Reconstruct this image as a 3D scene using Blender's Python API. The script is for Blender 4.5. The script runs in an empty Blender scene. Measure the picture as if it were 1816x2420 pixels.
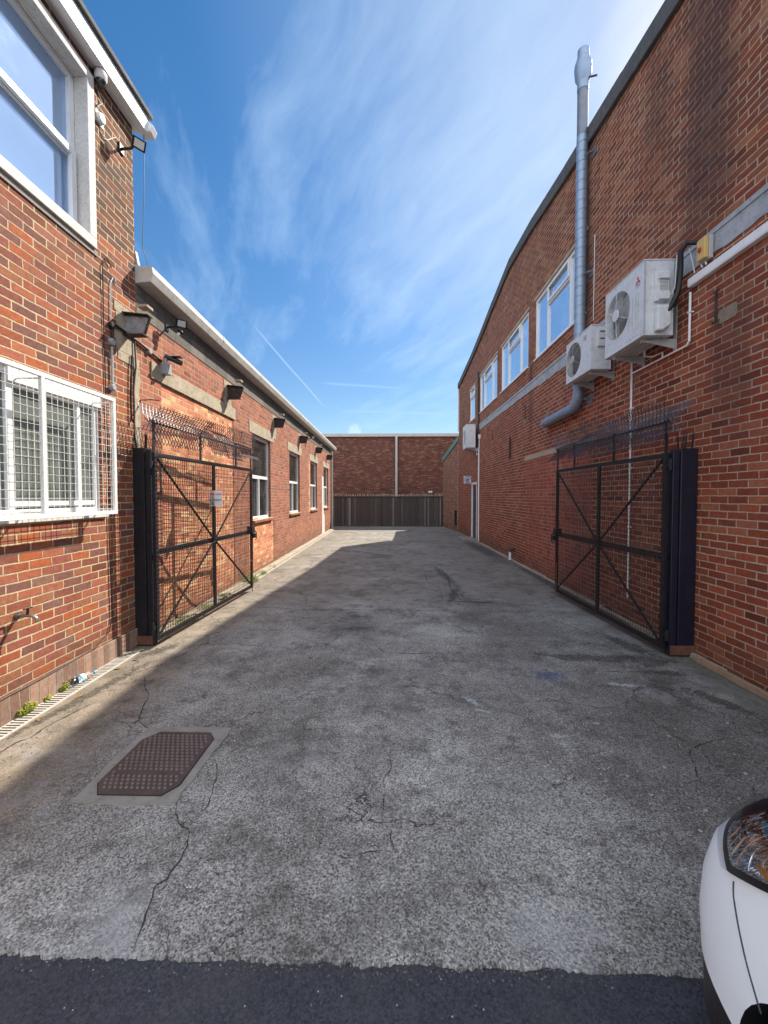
import bpy, bmesh, math, random
from mathutils import Vector, Matrix, noise as mnoise

random.seed(7)
SC = bpy.context.scene
COL = SC.collection
R = math.radians
PI = math.pi

# ------------------------------------------------------------------ camera
cd = bpy.data.cameras.new('camera')
cam = bpy.data.objects.new('camera', cd)
COL.objects.link(cam)
SC.camera = cam
cd.sensor_fit = 'VERTICAL'
cd.sensor_height = 24.0
cd.sensor_width = 18.0
cd.lens = 24.0 * 970.0 / 2420.0
cd.shift_y = -8.2 / 2420.0
cd.clip_start = 0.05
cd.clip_end = 2000.0
cam.location = (0, 0, 1.72)
cam.rotation_euler = (R(90 - 1.7), 0, R(1.18))

# ------------------------------------------------------------------ sun, sky, exposure
SUN_K, SUN_M = 0.682, 0.888
sun_dir = Vector((SUN_K, SUN_M, 1.0)).normalized()
sun_el = math.asin(sun_dir.z)
sun_az = math.atan2(sun_dir.x, sun_dir.y)
sl = bpy.data.lights.new('sun', 'SUN')
sl.energy = 3.9
sl.angle = R(0.55)
sl.color = (1.0, 0.91, 0.77)
so = bpy.data.objects.new('sun', sl)
COL.objects.link(so)
so.rotation_euler = (-sun_dir).to_track_quat('-Z', 'Y').to_euler()
so.location = (8, 10, 20)

world = bpy.data.worlds.new("World")
SC.world = world
world.use_nodes = True
SC.view_settings.view_transform = 'Standard'
SC.view_settings.look = 'None'
SC.view_settings.gamma = 1
SC.view_settings.exposure = 1.22
try:
    SC.cycles.sample_clamp_indirect = 6.0
    SC.cycles.use_denoising = True
except Exception:
    pass


class NT:
    """small helper for building node trees"""
    def __init__(s, tree):
        s.t = tree
        s.n = tree.nodes
        s.l = tree.links

    def put(s, sock, v):
        if v is None:
            return
        if isinstance(v, bpy.types.NodeSocket):
            s.l.new(v, sock)
        elif isinstance(v, (tuple, list)) and sock.type == 'RGBA' and len(v) == 3:
            sock.default_value = (*v, 1)
        else:
            sock.default_value = v

    def m(s, op, a=None, b=None, c=None, clamp=False):
        n = s.n.new('ShaderNodeMath')
        n.operation = op
        n.use_clamp = clamp
        for i, v in enumerate((a, b, c)):
            s.put(n.inputs[i], v)
        return n.outputs[0]

    def vm(s, op, a=None, b=None, sc=None):
        n = s.n.new('ShaderNodeVectorMath')
        n.operation = op
        s.put(n.inputs[0], a)
        s.put(n.inputs[1], b)
        if sc is not None:
            s.put(n.inputs['Scale'], sc)
        return n.outputs['Value'] if op in ('DOT_PRODUCT', 'LENGTH', 'DISTANCE') else n.outputs[0]

    def sep(s, v):
        n = s.n.new('ShaderNodeSeparateXYZ')
        s.put(n.inputs[0], v)
        return n.outputs

    def comb(s, x=0.0, y=0.0, z=0.0):
        n = s.n.new('ShaderNodeCombineXYZ')
        for i, v in enumerate((x, y, z)):
            s.put(n.inputs[i], v)
        return n.outputs[0]

    def noise(s, vec, scale=5.0, detail=4.0, rough=0.5, dist=0.0, out='Fac'):
        n = s.n.new('ShaderNodeTexNoise')
        s.put(n.inputs['Vector'], vec)
        s.put(n.inputs['Scale'], scale)
        s.put(n.inputs['Detail'], detail)
        s.put(n.inputs['Roughness'], rough)
        s.put(n.inputs['Distortion'], dist)
        return n.outputs[out]

    def voro(s, vec, scale, feature='F1', rnd=1.0, out='Distance'):
        n = s.n.new('ShaderNodeTexVoronoi')
        n.feature = feature
        s.put(n.inputs['Vector'], vec)
        s.put(n.inputs['Scale'], scale)
        s.put(n.inputs['Randomness'], rnd)
        return n.outputs[out]

    def mr(s, v, a, b, c=0.0, d=1.0, smooth=False):
        n = s.n.new('ShaderNodeMapRange')
        if smooth:
            n.interpolation_type = 'SMOOTHSTEP'
        s.put(n.inputs[0], v)
        for i, x in enumerate((a, b, c, d)):
            s.put(n.inputs[i + 1], x)
        return n.outputs[0]

    def mix(s, f, a, b, mode='MIX'):
        n = s.n.new('ShaderNodeMix')
        n.data_type = 'RGBA'
        n.blend_type = mode
        s.put(n.inputs['Factor'], f)
        s.put([i for i in n.inputs if i.name == 'A' and i.type == 'RGBA'][0], a)
        s.put([i for i in n.inputs if i.name == 'B' and i.type == 'RGBA'][0], b)
        return [o for o in n.outputs if o.type == 'RGBA'][0]

    def ramp(s, f, stops, const=False):
        n = s.n.new('ShaderNodeValToRGB')
        cr = n.color_ramp
        if const:
            cr.interpolation = 'CONSTANT'
        while len(cr.elements) < len(stops):
            cr.elements.new(0.5)
        for e, (p, c) in zip(cr.elements, stops):
            e.position = p
            e.color = (*c, 1)
        s.put(n.inputs[0], f)
        return n.outputs[0]

    def white(s, vec):
        n = s.n.new('ShaderNodeTexWhiteNoise')
        n.noise_dimensions = '3D'
        s.put(n.inputs[0], vec)
        return n.outputs

    def bump(s, h, dist=0.005, strength=1.0, normal=None):
        n = s.n.new('ShaderNodeBump')
        n.inputs['Strength'].default_value = strength
        n.inputs['Distance'].default_value = dist
        s.put(n.inputs['Height'], h)
        if normal is not None:
            s.put(n.inputs['Normal'], normal)
        return n.outputs[0]


def build_world():
    t = NT(world.node_tree)
    bg = world.node_tree.nodes['Background']
    sky = t.n.new('ShaderNodeTexSky')
    sky.sky_type = 'NISHITA'
    sky.sun_disc = False
    sky.sun_elevation = sun_el
    sky.sun_rotation = sun_az
    sky.altitude = 50
    sky.air_density = 1.25
    sky.dust_density = 0.12
    sky.ozone_density = 3.2
    tc = t.n.new('ShaderNodeTexCoord')
    d = tc.outputs['Generated']
    x, y, z = t.sep(d)
    zc = t.m('ADD', t.m('MAXIMUM', z, 0.0), 0.12)
    px = t.m('DIVIDE', x, zc)
    py = t.m('DIVIDE', y, zc)
    # cirrus drawn out along a slanting wind direction
    a = R(-62)
    u = t.m('ADD', t.m('MULTIPLY', px, math.cos(a)), t.m('MULTIPLY', py, math.sin(a)))
    v = t.m('ADD', t.m('MULTIPLY', px, -math.sin(a)), t.m('MULTIPLY', py, math.cos(a)))
    warp = t.noise(t.comb(px, py, 3.0), 1.1, 3, 0.5)
    v2 = t.m('ADD', v, t.m('MULTIPLY', warp, 0.35))
    n1 = t.noise(t.comb(t.m('MULTIPLY', u, 0.8), t.m('MULTIPLY', v2, 3.0), 1.7), 2.1, 9, 0.62, 0.15)
    n2 = t.noise(t.comb(px, py, 9.0), 1.1, 5, 0.55)
    sd = t.vm('DOT_PRODUCT', d, tuple(sun_dir))
    near = t.mr(sd, 0.70, 0.985, 0.0, 1.0)
    rear = t.mr(y, 0.15, -0.25, 0.0, 1.0, True)
    dens = t.m('ADD', t.m('ADD', t.m('MULTIPLY', n1, 0.9), t.m('MULTIPLY', n2, 0.7)), t.m('MULTIPLY', near, 0.28))
    dens = t.m('ADD', dens, t.m('MULTIPLY', rear, 0.45))
    cl = t.mr(dens, 0.80, 1.34, 0.0, 0.66)
    veil = t.m('MULTIPLY', t.m('POWER', near, 1.3), 0.42)
    low = t.m('MULTIPLY', t.mr(z, 0.0, 0.32, 1.0, 0.0, True), 0.10)
    veil = t.m('MAXIMUM', veil, low)
    cl = t.m('SUBTRACT', 1.0, t.m('MULTIPLY', t.m('SUBTRACT', 1.0, cl), t.m('SUBTRACT', 1.0, veil)))
    # aircraft trails: thin bands about great circles
    for (nn, mm, lim, wid, st) in [((-.7554, .0164, -.655), (-.2319, .9283, .2907), .99416, .0022, .42),
                                   ((-.0689, .2535, -.9649), (-.0641, .964, .2579), .99542, .0035, .22),
                                   ((-.0383, .199, -.9793), (.0139, .98, .1986), .98997, .004, .25),
                                   ((-.8538, .3044, -.4223), (.1652, .9277, .3347), .9997, .002, .2)]:
        k = t.m('ABSOLUTE', t.m('ADD', t.vm('DOT_PRODUCT', d, nn), t.m('MULTIPLY', t.m('SUBTRACT', t.noise(d, 14, 2), 0.5), 0.004)))
        band = t.mr(k, wid * 0.25, wid * 1.3, 1.0, 0.0, True)
        end = t.mr(t.vm('DOT_PRODUCT', d, mm), lim - 0.002, lim + (1 - lim) * .5, 0.0, 1.0, True)
        cl = t.m('MAXIMUM', cl, t.m('MULTIPLY', t.m('MULTIPLY', band, end), st), clamp=True)
    # one small cumulus top on the skyline
    pd = t.vm('DOT_PRODUCT', d, Vector((-.0912, .9833, .1565)).normalized())
    pn = t.noise(d, 75, 5, 0.65)
    puff = t.mr(t.m('ADD', t.m('SUBTRACT', 1.0, pd), t.m('MULTIPLY', t.m('SUBTRACT', pn, 0.5), 0.0004)), 0.00005, 0.00017, 0.9, 0.0)
    cl = t.m('MAXIMUM', cl, puff, clamp=True)
    cc = t.mix(near, (3.6, 4.9, 6.6), (3.8, 4.8, 5.9))
    # unseen fill cloud added behind the camera, and the glare close round the sun
    cc = t.mix(rear, cc, (15.0, 15.4, 16.2))
    cc = t.mix(t.mr(sd, .984, .999, 0, 1, True), cc, (6.5, 7.0, 7.4))
    hs = t.n.new('ShaderNodeHueSaturation')
    hs.inputs['Saturation'].default_value = 1.35
    hs.inputs['Value'].default_value = 1.0
    t.put(hs.inputs['Color'], sky.outputs[0])
    tint = t.vm('MULTIPLY', hs.outputs[0], t.mix(t.mr(z, 0.08, 0.5, 0, 1), (.68, .66, .68), (1.24, .81, .75)))
    colr = t.mix(cl, tint, cc)
    t.put(bg.inputs['Color'], colr)
    bg.inputs['Strength'].default_value = 0.081


build_world()

# ------------------------------------------------------------------ materials
MATS = {}


def new_mat(name):
    m = bpy.data.materials.new(name)
    m.use_nodes = True
    t = NT(m.node_tree)
    p = t.n['Principled BSDF']
    MATS[name] = m
    return m, t, p


def simple(name, col, rough=0.5, metal=0.0, var=0.12, scale=6.0, dirt=None, dirt_amt=0.5, bump=0.0, spec=0.5, coat=0.0, ior=None, fine=0.0):
    m, t, p = new_mat(name)
    g = t.n.new('ShaderNodeNewGeometry')
    pos = g.outputs['Position']
    n = t.noise(pos, scale, 5, 0.6)
    k = t.mr(n, 0.3, 0.7, 1 - var, 1 + var)
    if fine:
        k = t.m('MULTIPLY', k, t.mr(t.noise(pos, 240, 2, 0.6), 0.3, 0.7, 1 - fine, 1 + fine))
    c = t.vm('SCALE', t.comb(*col), None, k)
    if dirt:
        dm = t.mr(t.noise(pos, scale * 2.3, 8, 0.7), 0.5, 0.68, 0.0, dirt_amt)
        c = t.mix(dm, c, dirt)
    t.put(p.inputs['Base Color'], c)
    t.put(p.inputs['Roughness'], t.m('MULTIPLY', t.mr(n, 0.3, 0.7, 0.9, 1.12), rough, clamp=True))
    p.inputs['Metallic'].default_value = metal
    p.inputs['Specular IOR Level'].default_value = spec
    p.inputs['Coat Weight'].default_value = coat
    p.inputs['Coat Roughness'].default_value = 0.04
    if ior:
        p.inputs['IOR'].default_value = ior
    if bump:
        t.put(p.inputs['Normal'], t.bump(t.noise(pos, 60, 4, 0.6), bump))
    return m


def brick_mat(name, pal, mortar, seed=0.0, mw=0.011, header=0, dirt_col=(.07, .05, .045), dirt=0.35,
              pal2=None, zone=None, white=0.0, stain=None, course=.075, length=.225, soldier=False, vary=0.18):
    m, t, p = new_mat(name)
    g = t.n.new('ShaderNodeNewGeometry')
    px, py, pz = t.sep(g.outputs['Position'])
    nx, ny, nz = t.sep(g.outputs['True Normal'])
    side = t.m('GREATER_THAN', t.m('ABSOLUTE', nx), t.m('ABSOLUTE', ny))
    u = t.m('ADD', t.m('MULTIPLY', side, py), t.m('MULTIPLY', t.m('SUBTRACT', 1.0, side), px))
    uv0 = t.comb(u, pz, seed)
    wob = t.noise(uv0, 7.0, 3, 0.6, out='Color')
    wx, wy, wz = t.sep(wob)
    u = t.m('ADD', u, t.m('MULTIPLY', t.m('SUBTRACT', wx, 0.5), 0.022))
    v = t.m('ADD', pz, t.m('MULTIPLY', t.m('SUBTRACT', wy, 0.5), 0.014))
    if soldier:
        u, v = t.m('ADD', v, 0.0), u
    rr = t.m('DIVIDE', v, course)
    r = t.m('FLOOR', rr)
    fy = t.m('MULTIPLY', t.m('FRACT', rr), course)
    if header:
        hd = t.m('LESS_THAN', t.m('FLOORED_MODULO', r, float(header)), 0.5)
        w = t.m('SUBTRACT', length, t.m('MULTIPLY', hd, length * 0.5))
    else:
        w = length
    rw = t.white(t.comb(r, 7.3, seed))[0]
    uu = t.m('ADD', t.m('DIVIDE', u, w), t.m('ADD', t.m('MULTIPLY', t.m('FLOORED_MODULO', r, 2.0), 0.5), t.m('MULTIPLY', rw, 0.12)))
    if soldier:
        uu = t.m('DIVIDE', u, w)
    c = t.m('FLOOR', uu)
    fx = t.m('MULTIPLY', t.m('FRACT', uu), w)
    dx = t.m('MINIMUM', fx, t.m('SUBTRACT', w, fx))
    dy = t.m('MINIMUM', fy, t.m('SUBTRACT', course, fy))
    d = t.m('MINIMUM', dx, dy)
    edge = t.noise(uv0, 55.0, 3, 0.65)
    d = t.m('ADD', d, t.m('MULTIPLY', t.m('SUBTRACT', edge, 0.5), 0.007))
    joint = t.mr(t.noise(uv0, 2.1, 5, 0.65), .3, .7, .62, 1.4)
    d = t.m('SUBTRACT', d, t.m('MULTIPLY', t.m('SUBTRACT', joint, 1.0), mw * 0.5))
    mask = t.mr(d, mw * 0.5 - 0.001, mw * 0.5 + 0.0022, 0.0, 1.0, True)
    hv, hc = t.white(t.comb(c, r, seed + 1.5))[:2]
    h1, h2, h3 = t.sep(hc)
    n = len(pal)
    col = t.ramp(hv, [((i + 0.0) / n, pal[i]) for i in range(n)], True)
    if pal2 is not None:
        n = len(pal2)
        col2 = t.ramp(hv, [((i + 0.0) / n, pal2[i]) for i in range(n)], True)
        z0, z1 = zone
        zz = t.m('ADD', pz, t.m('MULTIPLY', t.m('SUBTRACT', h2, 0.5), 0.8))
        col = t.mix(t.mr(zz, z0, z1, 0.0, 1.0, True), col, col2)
    col = t.vm('SCALE', col, None, t.mr(h1, 0, 1, 1 - vary, 1 + vary))
    inner = t.noise(t.comb(t.m('ADD', u, t.m('MULTIPLY', h3, 9.0)), v, seed), 26.0, 6, 0.7)
    col = t.vm('SCALE', col, None, t.mr(inner, 0.25, 0.75, 0.66, 1.34))
    grain = t.noise(uv0, 300.0, 3, 0.7)
    col = t.vm('SCALE', col, None, t.mr(grain, 0.3, 0.7, 0.86, 1.14))
    col = t.mix(t.m('MULTIPLY', t.m('GREATER_THAN', h2, .94), .6), col, t.vm('SCALE', col, None, .45))
    col = t.mix(t.m('MULTIPLY', t.m('LESS_THAN', h2, .02), .12), col, t.vm('SCALE', mortar, None, .8))
    # chipped arrises and soot caught along the lower edge of each brick
    chip = t.mr(t.noise(uv0, 38.0, 5, .8), .60, .68, 0, .6)
    col = t.mix(chip, col, t.vm('SCALE', col, None, .55))
    mcol = t.vm('SCALE', t.comb(*mortar), None, t.mr(t.noise(uv0, 18.0, 6, 0.7), 0.3, 0.7, 0.72, 1.2))
    col = t.mix(mask, mcol, col)
    big = t.noise(t.comb(t.m('MULTIPLY', u, 1.0), t.m('MULTIPLY', v, 0.7), seed + 4), 1.6, 8, 0.68)
    col = t.mix(t.m('MULTIPLY', t.mr(big, 0.5, 0.72, 0.0, 1.0), dirt), col, dirt_col)
    if white:
        eff = t.noise(t.comb(u, v, seed + 8), 2.7, 8, 0.75)
        col = t.mix(t.mr(eff, 0.55, 0.72, 0.0, white), col, (.52, .47, .42))
    # damp band near the ground
    low = t.m('MULTIPLY', t.mr(t.m('ADD', pz, t.m('MULTIPLY', big, 0.5)), 0.35, 0.75, 1.0, 0.0, True), 0.35)
    col = t.mix(low, col, (.06, .055, .04))
    if stain:
        for (u0, su, z0, z1, st) in stain:
            wig = t.m('MULTIPLY', t.m('SUBTRACT', t.noise(t.comb(0.0, v, 2.0), 3.0, 4, 0.6), 0.5), 0.5)
            du = t.m('DIVIDE', t.m('ABSOLUTE', t.m('ADD', t.m('SUBTRACT', u, u0), wig)), su)
            a = t.mr(t.m('ADD', du, t.m('MULTIPLY', big, 0.6)), 0.7, 1.5, 1.0, 0.0, True)
            b = t.m('MULTIPLY', t.mr(v, z0 - 0.5, z0 + 0.5, 0, 1), t.mr(v, z1 - .4, z1 + .4, 1, 0))
            col = t.mix(t.m('MULTIPLY', t.m('MULTIPLY', a, b), st), col, (.045, .03, .03))
    t.put(p.inputs['Base Color'], col)
    p.inputs['Roughness'].default_value = 0.88
    p.inputs['Specular IOR Level'].default_value = 0.25
    hgt = t.m('ADD', t.m('MULTIPLY', mask, t.mr(h2, 0, 1, 0.8, 1.15)), t.m('MULTIPLY', inner, 0.28))
    hgt = t.m('ADD', hgt, t.m('MULTIPLY', grain, 0.07))
    t.put(p.inputs['Normal'], t.bump(hgt, 0.011, 1.0))
    return m


BUFF = (.56, .435, .27)
brick_left = brick_mat('brick_left', [(0.320, 0.088, 0.042), (0.275, 0.084, 0.052), (0.229, 0.074, 0.052), (0.179, 0.072, 0.059), (0.357, 0.097, 0.039), (0.282, 0.107, 0.056), (0.183, 0.078, 0.062), (0.252, 0.078, 0.056), (0.305, 0.097, 0.056)],
                       BUFF, 1.0, 0.0108, dirt=.45, white=.16, vary=.10,
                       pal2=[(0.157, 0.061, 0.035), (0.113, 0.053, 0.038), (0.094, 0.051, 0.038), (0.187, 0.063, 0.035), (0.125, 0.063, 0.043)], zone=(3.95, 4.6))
brick_low = brick_mat('brick_low', [(0.379, 0.120, 0.069), (0.314, 0.100, 0.065), (0.398, 0.143, 0.081), (0.246, 0.095, 0.073), (0.341, 0.111, 0.065)],
                      (.47, .36, .25), 2.0, 0.010, header=4, dirt=.3, white=.15)
brick_infill = brick_mat('brick_infill', [(0.627, 0.230, 0.121), (0.694, 0.310, 0.154), (0.538, 0.172, 0.094), (0.672, 0.276, 0.138), (0.739, 0.425, 0.220), (0.560, 0.184, 0.110), (0.470, 0.161, 0.099)],
                         (.64, .48, .31), 3.0, 0.010, header=2, dirt=.1)
brick_right = brick_mat('brick_right', [(0.248, 0.058, 0.030), (0.278, 0.068, 0.032), (0.210, 0.052, 0.030), (0.309, 0.080, 0.039), (0.235, 0.054, 0.029), (0.285, 0.094, 0.050), (0.197, 0.050, 0.030)],
                        (.47, .355, .26), 4.0, 0.0120, dirt=.28, white=.14,
                        pal2=[(0.229, 0.065, 0.035), (0.205, 0.064, 0.035), (0.259, 0.089, 0.045), (0.186, 0.057, 0.035), (0.248, 0.070, 0.035), (0.272, 0.112, 0.059)], zone=(4.2, 4.8),
                        stain=[(4.42, .42, 4.5, 7.3, .6), (5.2, .35, 5.6, 7.2, .3), (4.05, .3, 2.4, 3.7, .5), (7.0, .25, 3.9, 6.5, .35), (9.75, .2, 3.2, 5.0, .4)])
brick_patch = brick_mat('brick_patch', [(0.321, 0.081, 0.052), (0.290, 0.074, 0.047), (0.346, 0.097, 0.061), (0.296, 0.074, 0.043)],
                        (.37, .28, .21), 5.0, 0.011, header=2, dirt=.25, white=.15)
brick_back = brick_mat('brick_back', [(.20, .072, .048), (.17, .062, .042), (.13, .048, .036), (.22, .085, .056), (.15, .056, .04), (.25, .115, .08), (.17, .06, .042)],
                       (.21, .145, .115), 6.0, 0.010, dirt=.35, vary=.22)
brick_far = brick_mat('brick_far', [(0.288, 0.130, 0.081), (0.256, 0.108, 0.070), (0.336, 0.166, 0.105), (0.224, 0.094, 0.063)],
                      (.42, .33, .24), 7.0, 0.010, dirt=.3, white=.35)
brick_plinth = brick_mat('brick_plinth', [(0.324, 0.176, 0.137), (0.392, 0.203, 0.143), (0.270, 0.162, 0.130), (0.446, 0.270, 0.208), (0.351, 0.243, 0.195)],
                         (.42, .34, .25), 8.0, 0.012, dirt=.25, white=.8, soldier=True, course=.086, length=.6)

white_upvc = simple('white_upvc', (.80, .81, .82), .32, var=.05, dirt=(.45, .42, .38), dirt_amt=.18)
white_paint = simple('white_paint', (.78, .78, .76), .4, var=.05, dirt=(.4, .33, .25), dirt_amt=.3, scale=9)
old_white = simple('old_white', (.62, .60, .57), .8, var=.08, dirt=(.2, .16, .14), dirt_amt=.45, scale=16, bump=.003)
old_conc = simple('old_conc', (.40, .34, .25), .9, var=.2, dirt=(.16, .12, .08), dirt_amt=.6, scale=5, bump=.006, fine=.2)
grey_conc = simple('grey_conc', (.27, .25, .225), .9, var=.2, dirt=(.12, .10, .08), dirt_amt=.5, scale=4, bump=.005, fine=.15)
render_band = simple('render_band', (.36, .385, .42), .85, var=.2, dirt=(.22, .23, .25), dirt_amt=.8, scale=5, bump=.006, fine=.1)
felt = simple('felt', (.085, .085, .088), .85, var=.25, dirt=(.16, .16, .15), dirt_amt=.5, scale=6, bump=.006, fine=.35)
gutter_m = simple('gutter_m', (.50, .49, .46), .45, var=.07, dirt=(.25, .22, .18), dirt_amt=.4, scale=4)
soffit_m = simple('soffit_m', (.30, .28, .25), .8, var=.2, dirt=(.14, .12, .09), dirt_amt=.6)
galv = simple('galv', (.29, .38, .50), .52, .55, var=.14, scale=14, dirt=(.30, .32, .34), dirt_amt=.5)
galv_dull = simple('galv_dull', (.20, .22, .26), .55, .5, var=.2, scale=9)
black_metal = simple('black_metal', (.010, .011, .016), .6, 0.0, spec=.3, var=.3, dirt=(.07, .035, .022), dirt_amt=.3, scale=8, bump=.002)
navy_post = simple('navy_post', (.006, .008, .022), .45, 0.0, var=.3, dirt=(.03, .02, .018), dirt_amt=.4, scale=5, bump=.002)
rust = simple('rust', (.14, .06, .035), .85, var=.35, dirt=(.04, .03, .028), dirt_amt=.7, scale=12, bump=.004)
rust_dark = simple('rust_dark', (.045, .03, .026), .8, var=.3, dirt=(.22, .2, .18), dirt_amt=.35, scale=9, bump=.004)
mesh_metal = simple('mesh_metal', (.10, .10, .12), .45, .6, var=.25)
wire_dark = simple('wire_dark', (.035, .03, .032), .5, .3, var=.3)
black_plastic = simple('black_plastic', (.014, .014, .015), .35, var=.1)
grey_plastic = simple('grey_plastic', (.33, .34, .35), .4, var=.06)
lens_m = simple('lens_m', (.62, .62, .58), .15, var=.05)
ac_white = simple('ac_white', (.64, .67, .70), .45, var=.05, dirt=(.36, .32, .27), dirt_amt=.45, scale=6)
ac_grey = simple('ac_grey', (.42, .42, .42), .5, var=.08, dirt=(.25, .2, .17), dirt_amt=.4)
ac_dark = simple('ac_dark', (.06, .055, .05), .6, var=.25)
fan_m = simple('fan_m', (.30, .28, .26), .45, var=.15)
red_mark = simple('red_mark', (.50, .02, .03), .5, var=.03)
grey_mark = simple('grey_mark', (.30, .30, .32), .5, var=.03)
yellow_box = simple('yellow_box', (.62, .42, .14), .45, var=.08)
timber = simple('timber', (.28, .20, .13), .85, var=.2, dirt=(.12, .09, .06), dirt_amt=.5, scale=5)
door_blue = simple('door_blue', (.016, .026, .05), .35, var=.1)
green_trim = simple('green_trim', (.11, .25, .21), .7, var=.12, dirt=(.2, .24, .2), dirt_amt=.4)
paper = simple('paper', (.80, .79, .80), .6, var=.03)
red_ink = simple('red_ink', (.60, .05, .12), .6, var=.03)
black_ink = simple('black_ink', (.03, .03, .04), .6, var=.03)
sign_white = simple('sign_white', (.62, .66, .74), .5, var=.03)
sign_blue = simple('sign_blue', (.03, .06, .22), .5, var=.03)
brass = simple('brass', (.32, .30, .28), .35, .9, var=.15)
drain_m = simple('drain_m', (.50, .47, .42), .6, var=.1, dirt=(.25, .2, .15), dirt_amt=.6, scale=14)
drain_dark = simple('drain_dark', (.02, .02, .02), .9)
lid_m = simple('lid_m', (.10, .072, .065), .55, .2, var=.22, dirt=(.05, .04, .038), dirt_amt=.6, scale=7, bump=.002)
stud_m = simple('stud_m', (.20, .155, .14), .35, .4, var=.15)
patch_dark = simple('patch_dark', (.24, .20, .15), .9, var=.2, dirt=(.12, .09, .07), dirt_amt=.7, scale=20, bump=.006)
cable_m = simple('cable_m', (.012, .012, .013), .5)
cable_white = simple('cable_white', (.6, .6, .57), .5)
tyre = simple('tyre', (.018, .018, .018), .8, bump=.002)
alloy = simple('alloy', (.55, .56, .58), .3, .9)
carpaint = simple('carpaint', (.90, .96, 1.0), .45, var=.01, coat=.2, spec=.3)
car_black = simple('car_black', (.012, .012, .013), .5)
gap_m = simple('gap_m', (.05, .05, .055), .7)
chrome = simple('chrome', (.85, .86, .88), .10, 1.0, var=.02)
amber = simple('amber', (.85, .42, .12), .2, .3)
leaf_m = simple('leaf_m', (.16, .24, .04), .6, var=.35, scale=30)
leaf_y = simple('leaf_y', (.30, .34, .05), .6, var=.3, scale=30)
curtain = simple('curtain', (.16, .165, .155), .9, var=.15, scale=12)
roof_flat = simple('roof_flat', (.12, .12, .12), .9)


def glass_mat(name, col, ior=1.7, rough=.015, wav=.0015, coated=0.0):
    m, t, p = new_mat(name)
    g = t.n.new('ShaderNodeNewGeometry')
    pos = g.outputs['Position']
    dirt = t.mr(t.noise(pos, 3.0, 8, .7), .45, .75, 0, .25)
    t.put(p.inputs['Base Color'], t.mix(dirt, col, (.3, .3, .29) if not coated else tuple(c * .8 for c in col)))
    t.put(p.inputs['Roughness'], t.m('ADD', t.m('MULTIPLY', dirt, .12), rough))
    p.inputs['IOR'].default_value = ior
    p.inputs['Metallic'].default_value = coated
    t.put(p.inputs['Normal'], t.bump(t.noise(pos, 2.2, 2, 0.5), wav * 4, 0.5))
    return m


glass_dark = glass_mat('glass_dark', (.02, .024, .024), 1.5)
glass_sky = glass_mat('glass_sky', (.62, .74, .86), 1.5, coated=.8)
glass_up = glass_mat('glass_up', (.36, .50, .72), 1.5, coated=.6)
glass_blind = glass_mat('glass_blind', (.13, .15, .14), 1.55)


def clear_mat(name, tint=(.9, .95, .96), rough=.03, ior=1.45):
    m, t, p = new_mat(name)
    p.inputs['Base Color'].default_value = (*tint, 1)
    p.inputs['Transmission Weight'].default_value = 1.0
    p.inputs['Roughness'].default_value = rough
    p.inputs['IOR'].default_value = ior
    return m


bottle_m = clear_mat('bottle_m', (.9, .95, .98), .08, 1.2)


def lamp_glass():
    m, t, p = new_mat('lamp_glass')
    tr = t.n.new('ShaderNodeBsdfTransparent')
    gl = t.n.new('ShaderNodeBsdfGlossy')
    gl.inputs['Roughness'].default_value = .02
    tr.inputs[0].default_value = (.82, .84, .86, 1)
    fr = t.n.new('ShaderNodeFresnel')
    fr.inputs[0].default_value = 1.5
    mx = t.n.new('ShaderNodeMixShader')
    t.l.new(fr.outputs[0], mx.inputs[0])
    t.l.new(tr.outputs[0], mx.inputs[1])
    t.l.new(gl.outputs[0], mx.inputs[2])
    t.l.new(mx.outputs[0], t.n['Material Output'].inputs[0])
    return m


lamp_glass_m = lamp_glass()


def fence_mat():
    m, t, p = new_mat('fence_wood')
    g = t.n.new('ShaderNodeNewGeometry')
    x, y, z = t.sep(g.outputs['Position'])
    pl = t.m('FLOOR', t.m('DIVIDE', x, 0.1))
    h = t.white(t.comb(pl, 3.0, 1.0))[0]
    grain = t.noise(t.comb(t.m('MULTIPLY', x, 60.0), 0.0, t.m('MULTIPLY', z, 2.2)), 1.0, 6, 0.7)
    c = t.ramp(h, [(0, (.042, .036, .033)), (.3, (.07, .056, .05)), (.6, (.052, .046, .045)), (.82, (.10, .094, .092)), (.94, (.2, .195, .2))])
    c = t.vm('SCALE', c, None, t.mr(grain, .25, .75, .4, 1.8))
    t.put(p.inputs['Base Color'], c)
    p.inputs['Roughness'].default_value = .85
    t.put(p.inputs['Normal'], t.bump(grain, .004))
    return m


fence_m = fence_mat()


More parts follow.
